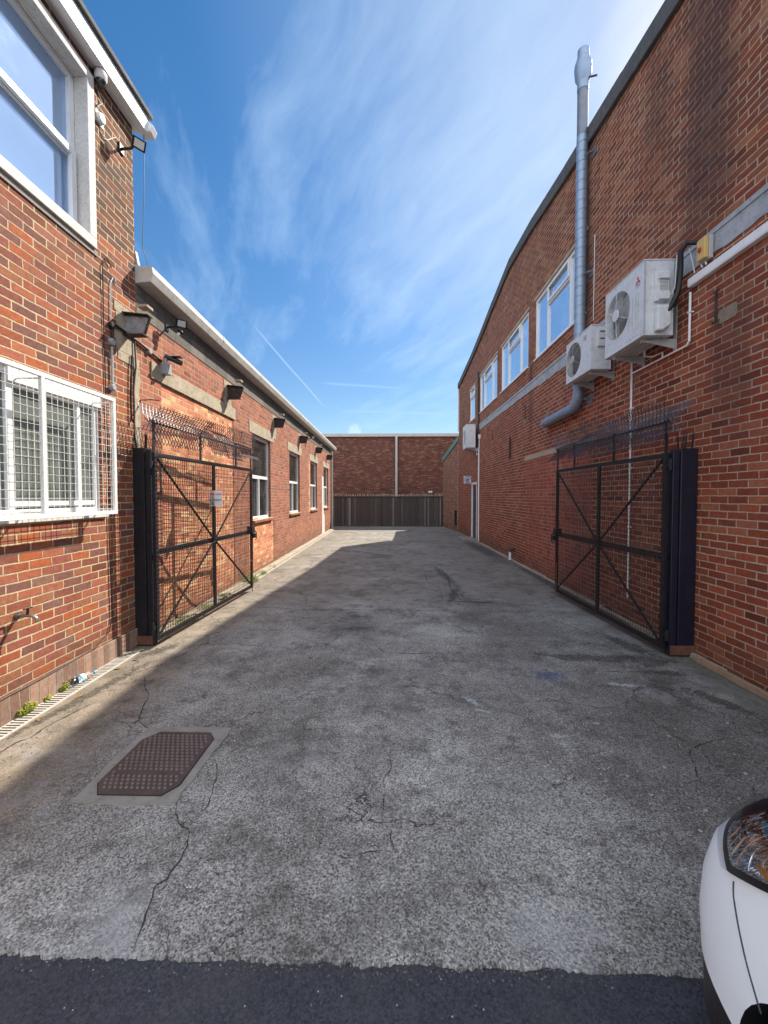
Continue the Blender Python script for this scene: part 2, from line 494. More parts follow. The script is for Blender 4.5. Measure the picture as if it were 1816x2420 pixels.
def yard_mat():
    m, t, p = new_mat('yard_concrete')
    g = t.n.new('ShaderNodeNewGeometry')
    pos = g.outputs['Position']
    x, y, z = t.sep(pos)
    p2 = t.comb(x, y, 0.0)
    base = t.noise(p2, 0.55, 7, 0.62)
    mid = t.noise(p2, 3.2, 7, 0.7)
    fine = t.noise(p2, 70.0, 4, 0.75)
    c = t.ramp(base, [(0.3, (.165, .155, .137)), (.45, (.245, .234, .215)), (.54, (.32, .308, .288)), (.66, (.45, .435, .41))])
    c = t.vm('SCALE', c, None, t.mr(mid, .3, .7, .72, 1.25))
    # slab tone: darker toward the right side, paler in the middle
    side_tone = t.mr(t.m('ADD', x, t.m('MULTIPLY', mid, 1.6)), 1.3, 2.9, 1.06, .70, True)
    c = t.vm('SCALE', c, None, side_tone)
    # aggregate: dark matrix and pale chips of several sizes
    va = t.voro(p2, 150.0, out='Color')
    a1, a2, a3 = t.sep(va)
    c = t.vm('SCALE', c, None, t.mr(a1, 0, 1, .36, 1.72))
    c = t.vm('SCALE', c, None, t.mr(fine, .3, .7, .72, 1.3))
    vb = t.n.new('ShaderNodeTexVoronoi')
    vb.inputs['Scale'].default_value = 72.0
    t.put(vb.inputs['Vector'], p2)
    b1, b2, b3 = t.sep(vb.outputs['Color'])
    chip = t.m('MULTIPLY', t.m('LESS_THAN', vb.outputs['Distance'], t.mr(b1, .76, 1.0, .05, .38)), t.m('GREATER_THAN', b1, .76))
    chip = t.m('MULTIPLY', chip, t.mr(t.noise(p2, 1.2, 4, .6), .38, .6, .25, 1.0))
    cc = t.mix(b2, (.85, .84, .80), (.52, .44, .34))
    c = t.mix(chip, c, cc)
    dchip = t.m('MULTIPLY', t.m('LESS_THAN', vb.outputs['Distance'], .36), t.m('LESS_THAN', b1, .26))
    c = t.mix(t.m('MULTIPLY', dchip, .7), c, (.05, .045, .042))
    # smooth cement skin and brown silt toward the side walls
    eR = t.mr(t.m('ADD', x, t.m('MULTIPLY', mid, .9)), 3.1, 3.55, 0, .85, True)
    c = t.mix(eR, c, t.vm('SCALE', t.comb(.155, .155, .13), None, t.mr(fine, .3, .7, .9, 1.1)))
    eL = t.mr(t.m('SUBTRACT', x, t.m('MULTIPLY', mid, .7)), -2.75, -2.1, .75, 0, True)
    c = t.mix(eL, c, t.vm('SCALE', t.comb(.235, .185, .13), None, t.mr(mid, .3, .7, .6, 1.25)))
    far = t.mr(t.m('ADD', y, mid), 6.6, 7.6, 0, .75, True)
    c = t.mix(far, c, t.vm('SCALE', t.comb(.25, .228, .195), None, t.mr(mid, .3, .7, .8, 1.15)))
    # dark oil and damp blotches
    st = t.mr(t.noise(t.comb(x, t.m('MULTIPLY', y, 1.0), 5.0), 1.1, 8, 0.72), .50, .66, 0, .7)
    c = t.mix(st, c, (.075, .069, .058))
    st2 = t.mr(t.noise(t.comb(x, y, 11.0), 4.2, 9, 0.8), .52, .64, 0, .65)
    c = t.mix(st2, c, (.065, .06, .05))
    pale = t.mr(t.noise(t.comb(x, y, 21.0), 1.7, 8, 0.72), .56, .70, 0, .5)
    c = t.mix(pale, c, (.44, .44, .45))
    # moss, damp and dried paint lying on the slab, each with its own outline
    wn = t.noise(p2, 5.0, 8, .75, out='Color')
    w1, w2, w3 = t.sep(wn)
    wf = t.noise(p2, 20.0, 6, .75)

    def spot(cx, cy, rx, ry, ang, edge=.9, nz=None):
        ca, sa = math.cos(R(ang)), math.sin(R(ang))
        dx = t.m('SUBTRACT', x, cx)
        dy = t.m('SUBTRACT', y, cy)
        a = t.m('DIVIDE', t.m('ADD', t.m('MULTIPLY', dx, ca), t.m('MULTIPLY', dy, sa)), rx)
        b = t.m('DIVIDE', t.m('SUBTRACT', t.m('MULTIPLY', dy, ca), t.m('MULTIPLY', dx, sa)), ry)
        rr = t.m('SQRT', t.m('ADD', t.m('MULTIPLY', a, a), t.m('MULTIPLY', b, b)))
        return t.m('ADD', rr, t.m('MULTIPLY', t.m('SUBTRACT', nz if nz is not None else w1, .5), edge * 3.2))

    def group(lst, lo, hi, edge=.9, nz=None):
        o = None
        for e in lst:
            k = spot(*e, edge, nz)
            o = k if o is None else t.m('MINIMUM', o, k)
        return t.mr(o, lo, hi, 1, 0, True)
    fl = t.mr(t.noise(p2, 60, 3, .7), .35, .55, .35, 1)
    ms = group([(2.72, 4.75, .42, .10, 105), (2.72, 4.25, .22, .09, 20), (2.70, 4.0, .2, .06, -5), (1.85, 4.38, .30, .08, -20), (2.75, 3.45, .28, .07, -60),
                (1.13, 8.9, .9, .09, 95), (1.08, 7.2, .6, .07, 75), (1.35, 6.66, .4, .04, -10), (2.3, 4.35, .5, .10, 0), (3.1, 8.5, 2.2, .10, 90),
                (2.9, 13.5, 2.4, .25, 92), (-2.62, 3.5, .7, .05, 80), (-2.60, 4.5, .25, .08, 60)], .7, 1.25, 1.6, t.m('MULTIPLY', t.m('ADD', wf, w1), .5))
    c = t.mix(t.m('MULTIPLY', t.m('MULTIPLY', ms, fl), .85), c, (.04, .038, .028))
    bl = group([(1.51, 3.93, .13, .10, 0)], .6, 1.3, 1.5, wf)
    c = t.mix(t.m('MULTIPLY', bl, .6), c, (.05, .075, .19))
    pa = group([(.68, 3.40, .10, .035, -55), (.72, 3.26, .05, .02, -30), (1.20, 2.92, .05, .03, 10), (1.18, 2.82, .02, .02, 0),
                (2.12, 3.74, .14, .03, -10), (1.55, 3.10, .03, .012, -20)], .75, .95, 1.9, wf)
    c = t.mix(t.m('MULTIPLY', t.m('MULTIPLY', pa, fl), .85), c, (.46, .50, .50))
    # fine map cracks
    wv = t.noise(p2, 2.4, 5, .7, out='Color')
    pw = t.vm('ADD', p2, t.vm('SCALE', wv, None, .55))
    ck = t.voro(pw, .75, 'DISTANCE_TO_EDGE')
    ckm = t.mr(t.noise(p2, .8, 3), .45, .58, 0, 1)
    ck = t.m('MULTIPLY', t.mr(ck, .0012, .006, 1, 0), ckm)
    ck2 = t.voro(pw, 3.3, 'DISTANCE_TO_EDGE')
    ck2 = t.m('MULTIPLY', t.mr(ck2, .004, .016, .8, 0), t.mr(t.noise(p2, 1.3, 4), .56, .64, 0, 1))
    cka = t.m('MAXIMUM', ck, ck2)
    c = t.mix(t.m('MULTIPLY', cka, .8), c, (.03, .027, .022))
    t.put(p.inputs['Base Color'], c)
    t.put(p.inputs['Roughness'], t.mr(chip, 0, 1, .82, .35))
    p.inputs['Specular IOR Level'].default_value = .35
    h = t.m('ADD', t.m('MULTIPLY', a2, .5), t.m('MULTIPLY', fine, .7))
    h = t.m('SUBTRACT', t.m('ADD', h, t.m('MULTIPLY', mid, 1.2)), t.m('MULTIPLY', cka, 2.0))
    t.put(p.inputs['Normal'], t.bump(h, .006, .9))
    return m


def asphalt_mat():
    m, t, p = new_mat('asphalt')
    g = t.n.new('ShaderNodeNewGeometry')
    pos = g.outputs['Position']
    n = t.noise(pos, 110, 4, .8)
    b = t.noise(pos, 1.5, 5, .6)
    v = t.n.new('ShaderNodeTexVoronoi')
    v.inputs['Scale'].default_value = 120
    t.put(v.inputs['Vector'], pos)
    r, gg, bb = t.sep(v.outputs['Color'])
    c = t.vm('SCALE', t.comb(.043, .045, .056), None, t.m('MULTIPLY', t.mr(n, .3, .7, .55, 1.5), t.mr(b, .3, .7, .85, 1.2)))
    c = t.mix(t.m('MULTIPLY', t.m('GREATER_THAN', r, .994), t.m('LESS_THAN', v.outputs['Distance'], .3)), c, (.40, .40, .38))
    c = t.vm('SCALE', c, None, t.mr(r, 0, 1, .6, 1.5))
    c = t.mix(t.mr(t.noise(pos, 2.6, 8, .75), .48, .66, 0, .5), c, (.085, .08, .078))
    c = t.mix(t.mr(t.noise(pos, 9, 8, .75), .55, .68, 0, .5), c, (.022, .022, .026))
    t.put(p.inputs['Base Color'], c)
    p.inputs['Roughness'].default_value = .75
    t.put(p.inputs['Normal'], t.bump(t.m('ADD', n, gg), .005, .9))
    return m


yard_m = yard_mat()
asphalt_m = asphalt_mat()
crack_m = simple('crack_m', (.045, .042, .036), .95, var=.5, scale=30)

splat_m = simple('splat_m', (.42, .45, .45), .7, var=.2, scale=30)
patch_m = simple('patch_m', (.27, .255, .225), .9, var=.15, scale=7, dirt=(.16, .15, .13), dirt_amt=.6, bump=.004, fine=.15)
kerb_m = simple('kerb_m', (.38, .34, .27), .9, var=.2, scale=6, dirt=(.16, .13, .09), dirt_amt=.7, bump=.004, fine=.15)


# ------------------------------------------------------------------ mesh helpers
def LW(o, s, z):
    """left wall: o metres out of the wall face, s metres along it, z up"""
    return (-2.88 - .0155 * s + o, s, z)


def RW(o, s, z):
    return (3.24 - o, s, z)


def ID(x, y, z):
    return (x, y, z)


ORG = {}


class MB:
    def __init__(s, xf=ID):
        s.bm = bmesh.new()
        s.xf = xf
        s.mi = 0

    def v(s, p):
        return s.bm.verts.new(s.xf(*p))

    def f(s, vs):
        try:
            fc = s.bm.faces.new(vs)
            fc.material_index = s.mi
            return fc
        except ValueError:
            return None

    def poly(s, pts):
        return s.f([s.v(p) for p in pts])

    def box(s, a0, a1, b0, b1, c0, c1):
        v = [s.v(p) for p in ((a0, b0, c0), (a1, b0, c0), (a1, b1, c0), (a0, b1, c0),
                              (a0, b0, c1), (a1, b0, c1), (a1, b1, c1), (a0, b1, c1))]
        for q in ((0, 3, 2, 1), (4, 5, 6, 7), (0, 1, 5, 4), (1, 2, 6, 5), (2, 3, 7, 6), (3, 0, 4, 7)):
            s.f([v[i] for i in q])
        return s

    def prism(s, pts, h):
        """pts: closed list of 3D points; h: offset vector"""
        a = [s.v(p) for p in pts]
        b = [s.v((p[0] + h[0], p[1] + h[1], p[2] + h[2])) for p in pts]
        n = len(pts)
        s.f(a[::-1])
        s.f(b)
        for i in range(n):
            s.f([a[i], a[(i + 1) % n], b[(i + 1) % n], b[i]])
        return s

    def tube(s, pts, r, seg=8, caps=True, raw=False):
        P = [Vector(p if raw else s.xf(*p)) for p in pts]
        rs = r if isinstance(r, (list, tuple)) else [r] * len(P)
        rings = []
        d0 = (P[1] - P[0]).normalized()
        ref = Vector((0, 0, 1)) if abs(d0.z) < .9 else Vector((1, 0, 0))
        side = d0.cross(ref).normalized()
        for i, p in enumerate(P):
            if i == 0:
                d = P[1] - P[0]
            elif i == len(P) - 1:
                d = P[-1] - P[-2]
            else:
                d = (P[i + 1] - p).normalized() + (p - P[i - 1]).normalized()
            if d.length < 1e-9:
                d = P[min(i + 1, len(P) - 1)] - P[max(i - 1, 0)]
            d.normalize()
            side = (side - d * side.dot(d))
            if side.length < 1e-6:
                side = d.orthogonal()
            side.normalize()
            up = d.cross(side)
            rings.append([s.bm.verts.new(p + (side * math.cos(2 * PI * k / seg) + up * math.sin(2 * PI * k / seg)) * rs[i]) for k in range(seg)])
        for a, b in zip(rings, rings[1:]):
            for k in range(seg):
                s.f([a[k], a[(k + 1) % seg], b[(k + 1) % seg], b[k]])
        if caps:
            s.f(rings[0][::-1])
            s.f(rings[-1])
        return s

    def lathe(s, c, axis, prof, seg=24):
        """prof: list of (distance along axis, radius)"""
        ax = Vector(axis).normalized()
        a = ax.orthogonal().normalized()
        b = ax.cross(a)
        c = Vector(c)
        rings = []
        for h, r in prof:
            if r < 1e-5:
                rings.append([s.bm.verts.new(c + ax * h)])
            else:
                rings.append([s.bm.verts.new(c + ax * h + (a * math.cos(2 * PI * k / seg) + b * math.sin(2 * PI * k / seg)) * r) for k in range(seg)])
        for p, q in zip(rings, rings[1:]):
            for k in range(seg):
                k2 = (k + 1) % seg
                if len(p) == 1 and len(q) == 1:
                    continue
                if len(p) == 1:
                    s.f([p[0], q[k2], q[k]])
                elif len(q) == 1:
                    s.f([p[k], p[k2], q[0]])
                else:
                    s.f([p[k], p[k2], q[k2], q[k]])
        return s

    def wire(s, a, b, r):
        """three sided thin wire"""
        A, B = Vector(s.xf(*a)), Vector(s.xf(*b))
        d = (B - A).normalized()
        u = d.orthogonal().normalized()
        w = d.cross(u)
        va, vb = [], []
        for k in range(3):
            o = (u * math.cos(k * 2.094) + w * math.sin(k * 2.094)) * r
            va.append(s.bm.verts.new(A + o))
            vb.append(s.bm.verts.new(B + o))
        for k in range(3):
            s.f([va[k], va[(k + 1) % 3], vb[(k + 1) % 3], vb[k]])
        return s

    def build(s, name, mats, parent=None, smooth=False, bevel=0, recalc=True, org=None):
        if recalc:
            bmesh.ops.recalc_face_normals(s.bm, faces=s.bm.faces)
        me = bpy.data.meshes.new(name)
        o = bpy.data.objects.new(name, me)
        if parent is not None:
            g = ORG[parent.name]
        elif org is not None:
            g = Vector(org)
            o.location = g
        else:
            g = Vector((0, 0, 0))
        if g.length:
            bmesh.ops.translate(s.bm, vec=-g, verts=s.bm.verts)
        s.bm.to_mesh(me)
        s.bm.free()
        for m in (mats if isinstance(mats, (list, tuple)) else [mats]):
            me.materials.append(m)
        COL.objects.link(o)
        ORG[o.name] = g
        if parent is not None:
            o.parent = parent
        if smooth:
            for p in me.polygons:
                p.use_smooth = True
            try:
                md = o.modifiers.new('edges', 'EDGE_SPLIT')
                md.split_angle = R(38)
            except Exception:
                pass
        if bevel:
            md = o.modifiers.new('bevel', 'BEVEL')
            md.width = bevel
            md.segments = 2
            md.limit_method = 'ANGLE'
            md.angle_limit = R(50)
        return o


def tag(o, label=None, cat=None, group=None, kind=None):
    if label:
        o['label'] = label
    if cat:
        o['category'] = cat
    if group:
        o['group'] = group
    if kind:
        o['kind'] = kind
    return o


def thing(name, loc, label, cat, group=None):
    o = bpy.data.objects.new(name, None)
    COL.objects.link(o)
    o.location = loc
    o.empty_display_size = .2
    ORG[o.name] = Vector(loc)
    return tag(o, label, cat, group)


def text_mesh(body, size, mat, parent, origin, xdir, updir, name, depth=0.001, bold=0.0, xscale=1.0):
    cu = bpy.data.curves.new('t', 'FONT')
    cu.body = body
    cu.size = size
    cu.align_x = 'CENTER'
    cu.align_y = 'CENTER'
    cu.extrude = depth
    cu.offset = bold
    tmp = bpy.data.objects.new('t', cu)
    COL.objects.link(tmp)
    bpy.context.view_layer.update()
    me = bpy.data.meshes.new_from_object(tmp.evaluated_get(bpy.context.evaluated_depsgraph_get()))
    bpy.data.objects.remove(tmp)
    bpy.data.curves.remove(cu)
    X = Vector(xdir).normalized()
    U = Vector(updir).normalized()
    N = X.cross(U)
    g = ORG[parent.name]
    for v in me.vertices:
        c = v.co.copy()
        v.co = Vector(origin) - g + X * c.x * xscale + U * c.y + N * c.z
    me.materials.clear()
    me.materials.append(mat)
    me.name = name
    o = bpy.data.objects.new(name, me)
    COL.objects.link(o)
    o.parent = parent
    ORG[o.name] = g
    return o


def lerp_prof(prof, s):
    for (a, za), (b, zb) in zip(prof, prof[1:]):
        if a <= s <= b:
            return za + (zb - za) * (s - a) / (b - a)
    return prof[0][1] if s < prof[0][0] else prof[-1][1]


def wall_open(mb, s0, s1, prof, openings, rev=.1, z0=0.0, ztop=None):
    """a wall face at o=0 with real openings and their reveals"""
    S = sorted(set([s0, s1] + [p[0] for p in prof if s0 < p[0] < s1] + [v for o in openings for v in o[:2]]))
    Z = sorted(set([z0] + [v for o in openings for v in o[2:4]] + ([ztop] if ztop else [])))
    for a, b in zip(S, S[1:]):
        for i, za in enumerate(Z):
            last = i == len(Z) - 1
            sm = (a + b) / 2
            if last:
                mb.poly([(0, a, za), (0, b, za), (0, b, lerp_prof(prof, b)), (0, a, lerp_prof(prof, a))])
            else:
                zb = Z[i + 1]
                if any(o[0] < sm < o[1] and o[2] < (za + zb) / 2 < o[3] for o in openings):
                    continue
                mb.poly([(0, a, za), (0, b, za), (0, b, zb), (0, a, zb)])
    for o in openings:
        a, b, c, d = o[:4]
        q = -(o[4] if len(o) > 4 else rev)
        mb.poly([(0, a, c), (q, a, c), (q, a, d), (0, a, d)])
        mb.poly([(0, b, c), (q, b, c), (q, b, d), (0, b, d)])
        mb.poly([(0, a, d), (q, a, d), (q, b, d), (0, b, d)])
        mb.poly([(0, a, c), (q, a, c), (q, b, c), (0, b, c)])


def window(parent, xf, s0, s1, z0, z1, face, fw, vb, hb, fm, gm, depth=.06, label=None, extra_frames=()):
    """frame with its bars; the pane is a sub-part"""
    m = MB(xf)
    m.box(face - depth, face, s0, s1, z0, z0 + fw)
    m.box(face - depth, face, s0, s1, z1 - fw, z1)
    m.box(face - depth, face, s0, s0 + fw, z0 + fw, z1 - fw)
    m.box(face - depth, face, s1 - fw, s1, z0 + fw, z1 - fw)
    for (s, w, za, zb) in vb:
        m.box(face - depth, face - .004, s - w / 2, s + w / 2, za, zb)
    for (z, w, sa, sb) in hb:
        m.box(face - depth, face - .006, sa, sb, z - w / 2, z + w / 2)
    for (a, b, c, d, w, pr) in extra_frames:   # opening lights standing proud
        m.box(face, face + pr, a, b, c, c + w)
        m.box(face, face + pr, a, b, d - w, d)
        m.box(face, face + pr, a, a + w, c + w, d - w)
        m.box(face, face + pr, b - w, b, c + w, d - w)
    o = m.build('window', fm, parent)
    if label:
        o['label'] = label
    p = MB(xf)
    p.box(face - .045, face - .035, s0 + .01, s1 - .01, z0 + .01, z1 - .01)
    p.build('pane', gm, o)
    return o


# ------------------------------------------------------------------ ground
def build_ground():
    m = MB()
    # the road sheet reaches the horizon and passes under everything
    m.poly([(-400, -400, -.009), (400, -400, -.009), (400, 400, -.009), (-400, 400, -.009)])
    tag(m.build('ground', asphalt_m), kind='structure')
    m = MB()
    near = []
    n = 900
    for i in range(n + 1):
        x = -3.1 + 6.5 * i / n
        y = 1.462 - .012 * max(0, x) ** 1.6
        y += .016 * (mnoise.noise(Vector((x * 6, 0, 0)))) + .012 * mnoise.noise(Vector((x * 22, 3, 0))) + .010 * mnoise.noise(Vector((x * 60, 5, 0)))
        near.append((x, y))
    top = [m.v((x, y, 0)) for x, y in near]
    bot = [m.v((x, y, -.03)) for x, y in near]
    far = [m.v((3.4, 26.2, 0)), m.v((-7.0, 26.2, 0)), m.v((-7.0, 21.3, 0)), m.v((-3.1, 21.3, 0))]
    f = m.f(top + far)
    for i in range(n):
        m.f([bot[i], bot[i + 1], top[i + 1], top[i]])
    # cracks: ragged ribbons set a little above the slab
    m.mi = 1
    for w, pts in CRACKS:
        P = []
        for a, b in zip(pts, pts[1:]):
            k = max(2, int(math.dist(a, b) / .025))
            for j in range(k):
                tt = j / k
                P.append((a[0] + (b[0] - a[0]) * tt, a[1] + (b[1] - a[1]) * tt))
        P.append(pts[-1])
        L, Rr = [], []
        for j, (x, y) in enumerate(P):
            q = P[min(j + 1, len(P) - 1)]
            r = P[max(j - 1, 0)]
            dx, dy = q[0] - r[0], q[1] - r[1]
            l = math.hypot(dx, dy) or 1
            nx, ny = -dy / l, dx / l
            am = .012 + w * .3
            ox = am * mnoise.noise(Vector((x * 9, y * 9, w * 90))) + .4 * am * mnoise.noise(Vector((x * 33, y * 33, w * 90)))
            hw = w * (.5 if w > .015 else .7) * max(.15, .55 + .9 * mnoise.noise(Vector((x * 14, y * 14, 4)))) * min(1, (j + 1) / 5, (len(P) - j) / 5)
            cx, cy = x + nx * ox, y + ny * ox
            L.append(m.v((cx - nx * hw, cy - ny * hw, .0025)))
            Rr.append(m.v((cx + nx * hw, cy + ny * hw, .0025)))
        for j in range(len(P) - 1):
            m.f([L[j], L[j + 1], Rr[j + 1], Rr[j]])

    def blot(pts, z, mi, rough, step=.012):
        m.mi = mi
        out = []
        n = len(pts)
        for i in range(n):
            a, b = pts[i], pts[(i + 1) % n]
            k = max(2, int(math.dist(a, b) / step))
            for j in range(k):
                tt = j / k
                x, y = a[0] + (b[0] - a[0]) * tt, a[1] + (b[1] - a[1]) * tt
                x += rough * mnoise.noise(Vector((x * 14, y * 14, 1))) + rough * .6 * mnoise.noise(Vector((x * 45, y * 45, 2)))
                y += rough * mnoise.noise(Vector((x * 14, y * 14, 7))) + rough * .6 * mnoise.noise(Vector((x * 45, y * 45, 9)))
                out.append((x, y, z))
        m.poly(out)
    # scattered flecks of dried paint
    rnd = random.Random(3)
    for i in range(60):
        x, y = rnd.uniform(-.5, 2.6), rnd.uniform(1.6, 4.6)
        r = rnd.uniform(.004, .013)
        blot([(x + r * math.cos(a), y + r * math.sin(a)) for a in (0, 1.3, 2.5, 3.8, 5.1)], .0032, 3, .006, .006)
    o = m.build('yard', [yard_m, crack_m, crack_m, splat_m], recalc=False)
    me = o.data
    for p in me.polygons:
        if p.normal.z < -.5:
            p.flip()
    tag(o, kind='structure')


CRACKS = [(0.006, [(-1.19, 2.96), (-1.09, 3.02), (-0.99, 3.06)]), (0.005, [(-0.74, 2.97), (-0.63, 2.96), (-0.5, 2.98), (-0.42, 3.02)]),
 (0.006, [(-0.01, 2.82), (-0.02, 2.7), (-0.01, 2.53), (-0.05, 2.43), (-0.04, 2.3), (-0.05, 2.16), (-0.04, 2.07)]), (0.012, [(-0.04, 2.07), (-0.01, 2.06), (-0.01, 2.0), (0.01, 1.93)]),
 (0.005, [(-0.33, 1.93), (-0.26, 1.92), (-0.21, 1.9), (-0.14, 1.92), (-0.05, 1.94), (0.01, 1.93)]),
 (0.009, [(-1.21, 2.24), (-1.18, 2.15), (-1.12, 2.09), (-1.05, 2.05), (-1.0, 1.95), (-1.0, 1.88), (-1.01, 1.83), (-1.01, 1.77), (-1.04, 1.74), (-1.01, 1.59), (-0.98, 1.48)]),
 (0.007, [(-1.16, 2.6), (-1.12, 2.53), (-1.05, 2.35), (-1.02, 2.24), (-1.02, 2.16), (-1.06, 2.11), (-1.05, 2.05)]),
 (0.02, [(-2.15, 6.28), (-1.75, 6.25), (-1.29, 6.13), (-0.95, 6.18), (-0.39, 6.16), (-0.12, 6.19), (0.44, 6.13), (1.13, 6.17), (2.14, 6.12)]),
 (0.012, [(-0.03, 6.07), (-0.01, 5.98), (-0.11, 5.88)]), (0.012, [(-0.18, 4.64), (-0.08, 4.47), (0.22, 4.44), (0.52, 4.47), (0.85, 4.49)]),
 (0.03, [(3.05, 11.05), (2.59, 10.88), (1.85, 10.79), (1.27, 10.48), (1.02, 10.0)]), (0.03, [(1.02, 10.0), (1.16, 9.57), (1.18, 8.75), (1.08, 7.65), (1.13, 6.8), (1.41, 6.66), (1.69, 6.59)]),
 (0.016, [(0.67, 10.19), (0.74, 9.27), (0.7, 8.26), (0.89, 7.65), (0.83, 6.79)]),
 (0.011, [(2.4, 2.93), (2.26, 2.88), (2.14, 2.84), (2.03, 2.78), (1.98, 2.73), (1.94, 2.65), (1.93, 2.61), (1.87, 2.51), (1.85, 2.46)]),
 (0.007, [(1.74, 4.04), (1.94, 4.01), (2.31, 4.03), (2.71, 3.99)]),
 (0.008, [(-2.38, 3.84), (-2.22, 3.59), (-2.11, 3.48), (-2.05, 3.3), (-1.98, 3.11), (-1.94, 3.05), (-2.01, 3.02), (-2.13, 3.04)]),
 (0.008, [(-1.94, 3.05), (-1.82, 2.97), (-1.65, 2.96)]), (0.018, [(-2.65, 2.57), (-2.63, 2.73), (-2.61, 2.78), (-2.58, 2.82), (-2.58, 2.92), (-2.57, 3.01), (-2.5, 3.3)]),
 (0.03, [(-3.0, 16.1), (-1.2, 16.0), (1.0, 16.2), (3.0, 16.0)]), (0.03, [(0.2, 19.0), (2.8, 19.1)])]
build_ground()

# kerb strip at the foot of the low building
m = MB(LW)
for i in range(11):
    a = 4.95 + i * 1.49
    m.box(.001, .17, a, a + 1.478, -.01, .045 + .004 * (i % 3))
    m.box(.178, .245, a, a + 1.478, -.01, .014)
tag(m.build('kerb', kerb_m, bevel=.008), kind='structure')

# ------------------------------------------------------------------ near left building (two storeys)
bl = thing('brick_building', LW(-3, 2.8, 0), 'two storey red brick building at the left edge with white fascia and caged window', 'building')
m = MB(LW)
W_UP = (1.45, 3.97, 4.24, 5.72)
W_LO = (2.1, 4.12, 1.56, 2.73)
wall_open(m, .9, 4.72, [(.9, 5.93), (4.72, 5.93)], [W_UP + (.16,), W_LO + (.10,)])
m.poly([(0, 4.72, 0), (-7, 4.72, 0), (-7, 4.72, 5.93), (0, 4.72, 5.93)])
m.poly([(0, .9, 0), (-7, .9, 0), (-7, .9, 5.93), (0, .9, 5.93)])
m.poly([(-7, .9, 0), (-7, 4.72, 0), (-7, 4.72, 5.93), (-7, .9, 5.93)])
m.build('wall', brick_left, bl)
m = MB(LW)
m.box(.001, .026, .89, 4.725, 0, .21)
m.build('plinth', brick_plinth, bl, bevel=.006)
m = MB(LW)
m.box(-.02, .13, .8, 4.80, 5.90, 6.09)
fa = m.build('fascia', white_upvc, bl, bevel=.004)
m = MB(LW)
m.box(-7.1, .165, .75, 4.86, 6.092, 6.15)
rf = m.build('roof', felt, bl, bevel=.01)
m = MB(LW)     # small moulded end piece of the verge
m.prism([(.03, 4.80, 5.93), (.16, 4.80, 5.93), (.19, 4.80, 6.00), (.12, 4.80, 6.06), (.03, 4.80, 6.06)], (0, .10, -.02))
m.build('fascia_end', white_upvc, bl, bevel=.005)
# painted concrete surround of the upper window
m = MB(LW)
a, b, c, d = W_UP
m.box(-.098, .035, a - .09, b + .09, c - .09, c + .004)
m.box(-.098, .035, a - .09, b + .09, d - .004, d + .08)
m.box(-.098, .035, b - .004, b + .09, c + .004, d - .004)
m.box(-.098, .035, a - .09, a + .004, c + .004, d - .004)
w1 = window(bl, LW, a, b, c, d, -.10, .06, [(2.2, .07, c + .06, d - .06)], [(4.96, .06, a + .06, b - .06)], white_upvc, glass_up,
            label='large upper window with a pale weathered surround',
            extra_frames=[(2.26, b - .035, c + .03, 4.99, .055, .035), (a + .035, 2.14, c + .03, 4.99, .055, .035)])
m.build('surround', old_white, w1, bevel=.006)
# thin grey strip under the surround
m = MB(LW)
m.box(.002, .012, .9, 4.1, 4.10, 4.148)
m.build('under_strip', grey_conc, bl)
a, b, c, d = W_LO
w2 = window(bl, LW, a, b, c, d, -.035, .055, [(3.14, .05, c + .05, d - .05), (3.86, .04, c + .05, d - .05)],
            [(2.60, .04, 3.165, b - .055), (1.66, .04, 3.165, b - .055)], white_upvc, glass_blind, label='ground floor window behind the white mesh guard')
m = MB(LW)
m.box(-.09, .03, a - .02, b + .04, c - .05, c + .003)
m.build('sill', old_white, w2, bevel=.004)
m = MB(LW)
m.box(-.034, -.004, 3.1, b, d - .12, d - .002)
m.build('head_board', white_paint, w2)

# ------------------------------------------------------------------ low building on the left
lb = thing('low_brick_building', LW(-3, 13, 0), 'long single storey brick building on the left with tall white windows and pale gutter', 'building')
WL = [(8.80, 10.20), (12.19, 13.66), (15.55, 17.08), (18.87, 20.36)]
m = MB(LW)
ops = [(a, b, 1.2, 3.08, .13) for a, b in WL] + [(5.23, 7.72, .10, 3.18, .012), (8.55, 10.45, .10, 1.12, .01)]
wall_open(m, 4.72, 21.3, [(4.72, 4.2), (21.3, 4.2)], ops)
m.poly([(0, 21.3, 0), (-6, 21.3, 0), (-6, 21.3, 4.2), (0, 21.3, 4.2)])
m.poly([(-6, 4.72, 0), (-6, 21.3, 0), (-6, 21.3, 4.2), (-6, 4.72, 4.2)])
m.build('wall', brick_low, lb)
m = MB(LW)
m.poly([(-.012, 5.23, .1), (-.012, 7.72, .1), (-.012, 7.72, 3.18), (-.012, 5.23, 3.18)])
m.build('brick_infill', brick_infill, lb)
m = MB(LW)
m.poly([(-.01, 8.55, .1), (-.01, 10.45, .1), (-.01, 10.45, 1.12), (-.01, 8.55, 1.12)])
m.build('brick_infill', brick_infill, lb)
m = MB(LW)
m.box(.001, .004, 15.18, 15.53, 1.15, 3.06)
m.build('brick_infill', brick_infill, lb)
block_grey = brick_mat('block_grey', [(.15, .14, .125), (.18, .165, .145), (.13, .12, .11)], (.12, .11, .10), 11.0, .008, dirt=.4, course=.225, length=.45)
m = MB(LW)
m.box(.001, .006, 4.73, 21.29, 3.825, 4.16)
m.build('block_course', block_grey, lb)
m = MB(LW)
m.box(.001, .02, 5.0, 7.8, 3.165, 3.375)
m.build('lintel', old_conc, lb, bevel=.008)
for a, b in WL:
    m = MB(LW)
    m.box(.001, .012, a - .2, b + .28, 3.082, 3.33)
    m.build('lintel', old_conc, lb, bevel=.008)
m = MB(LW)
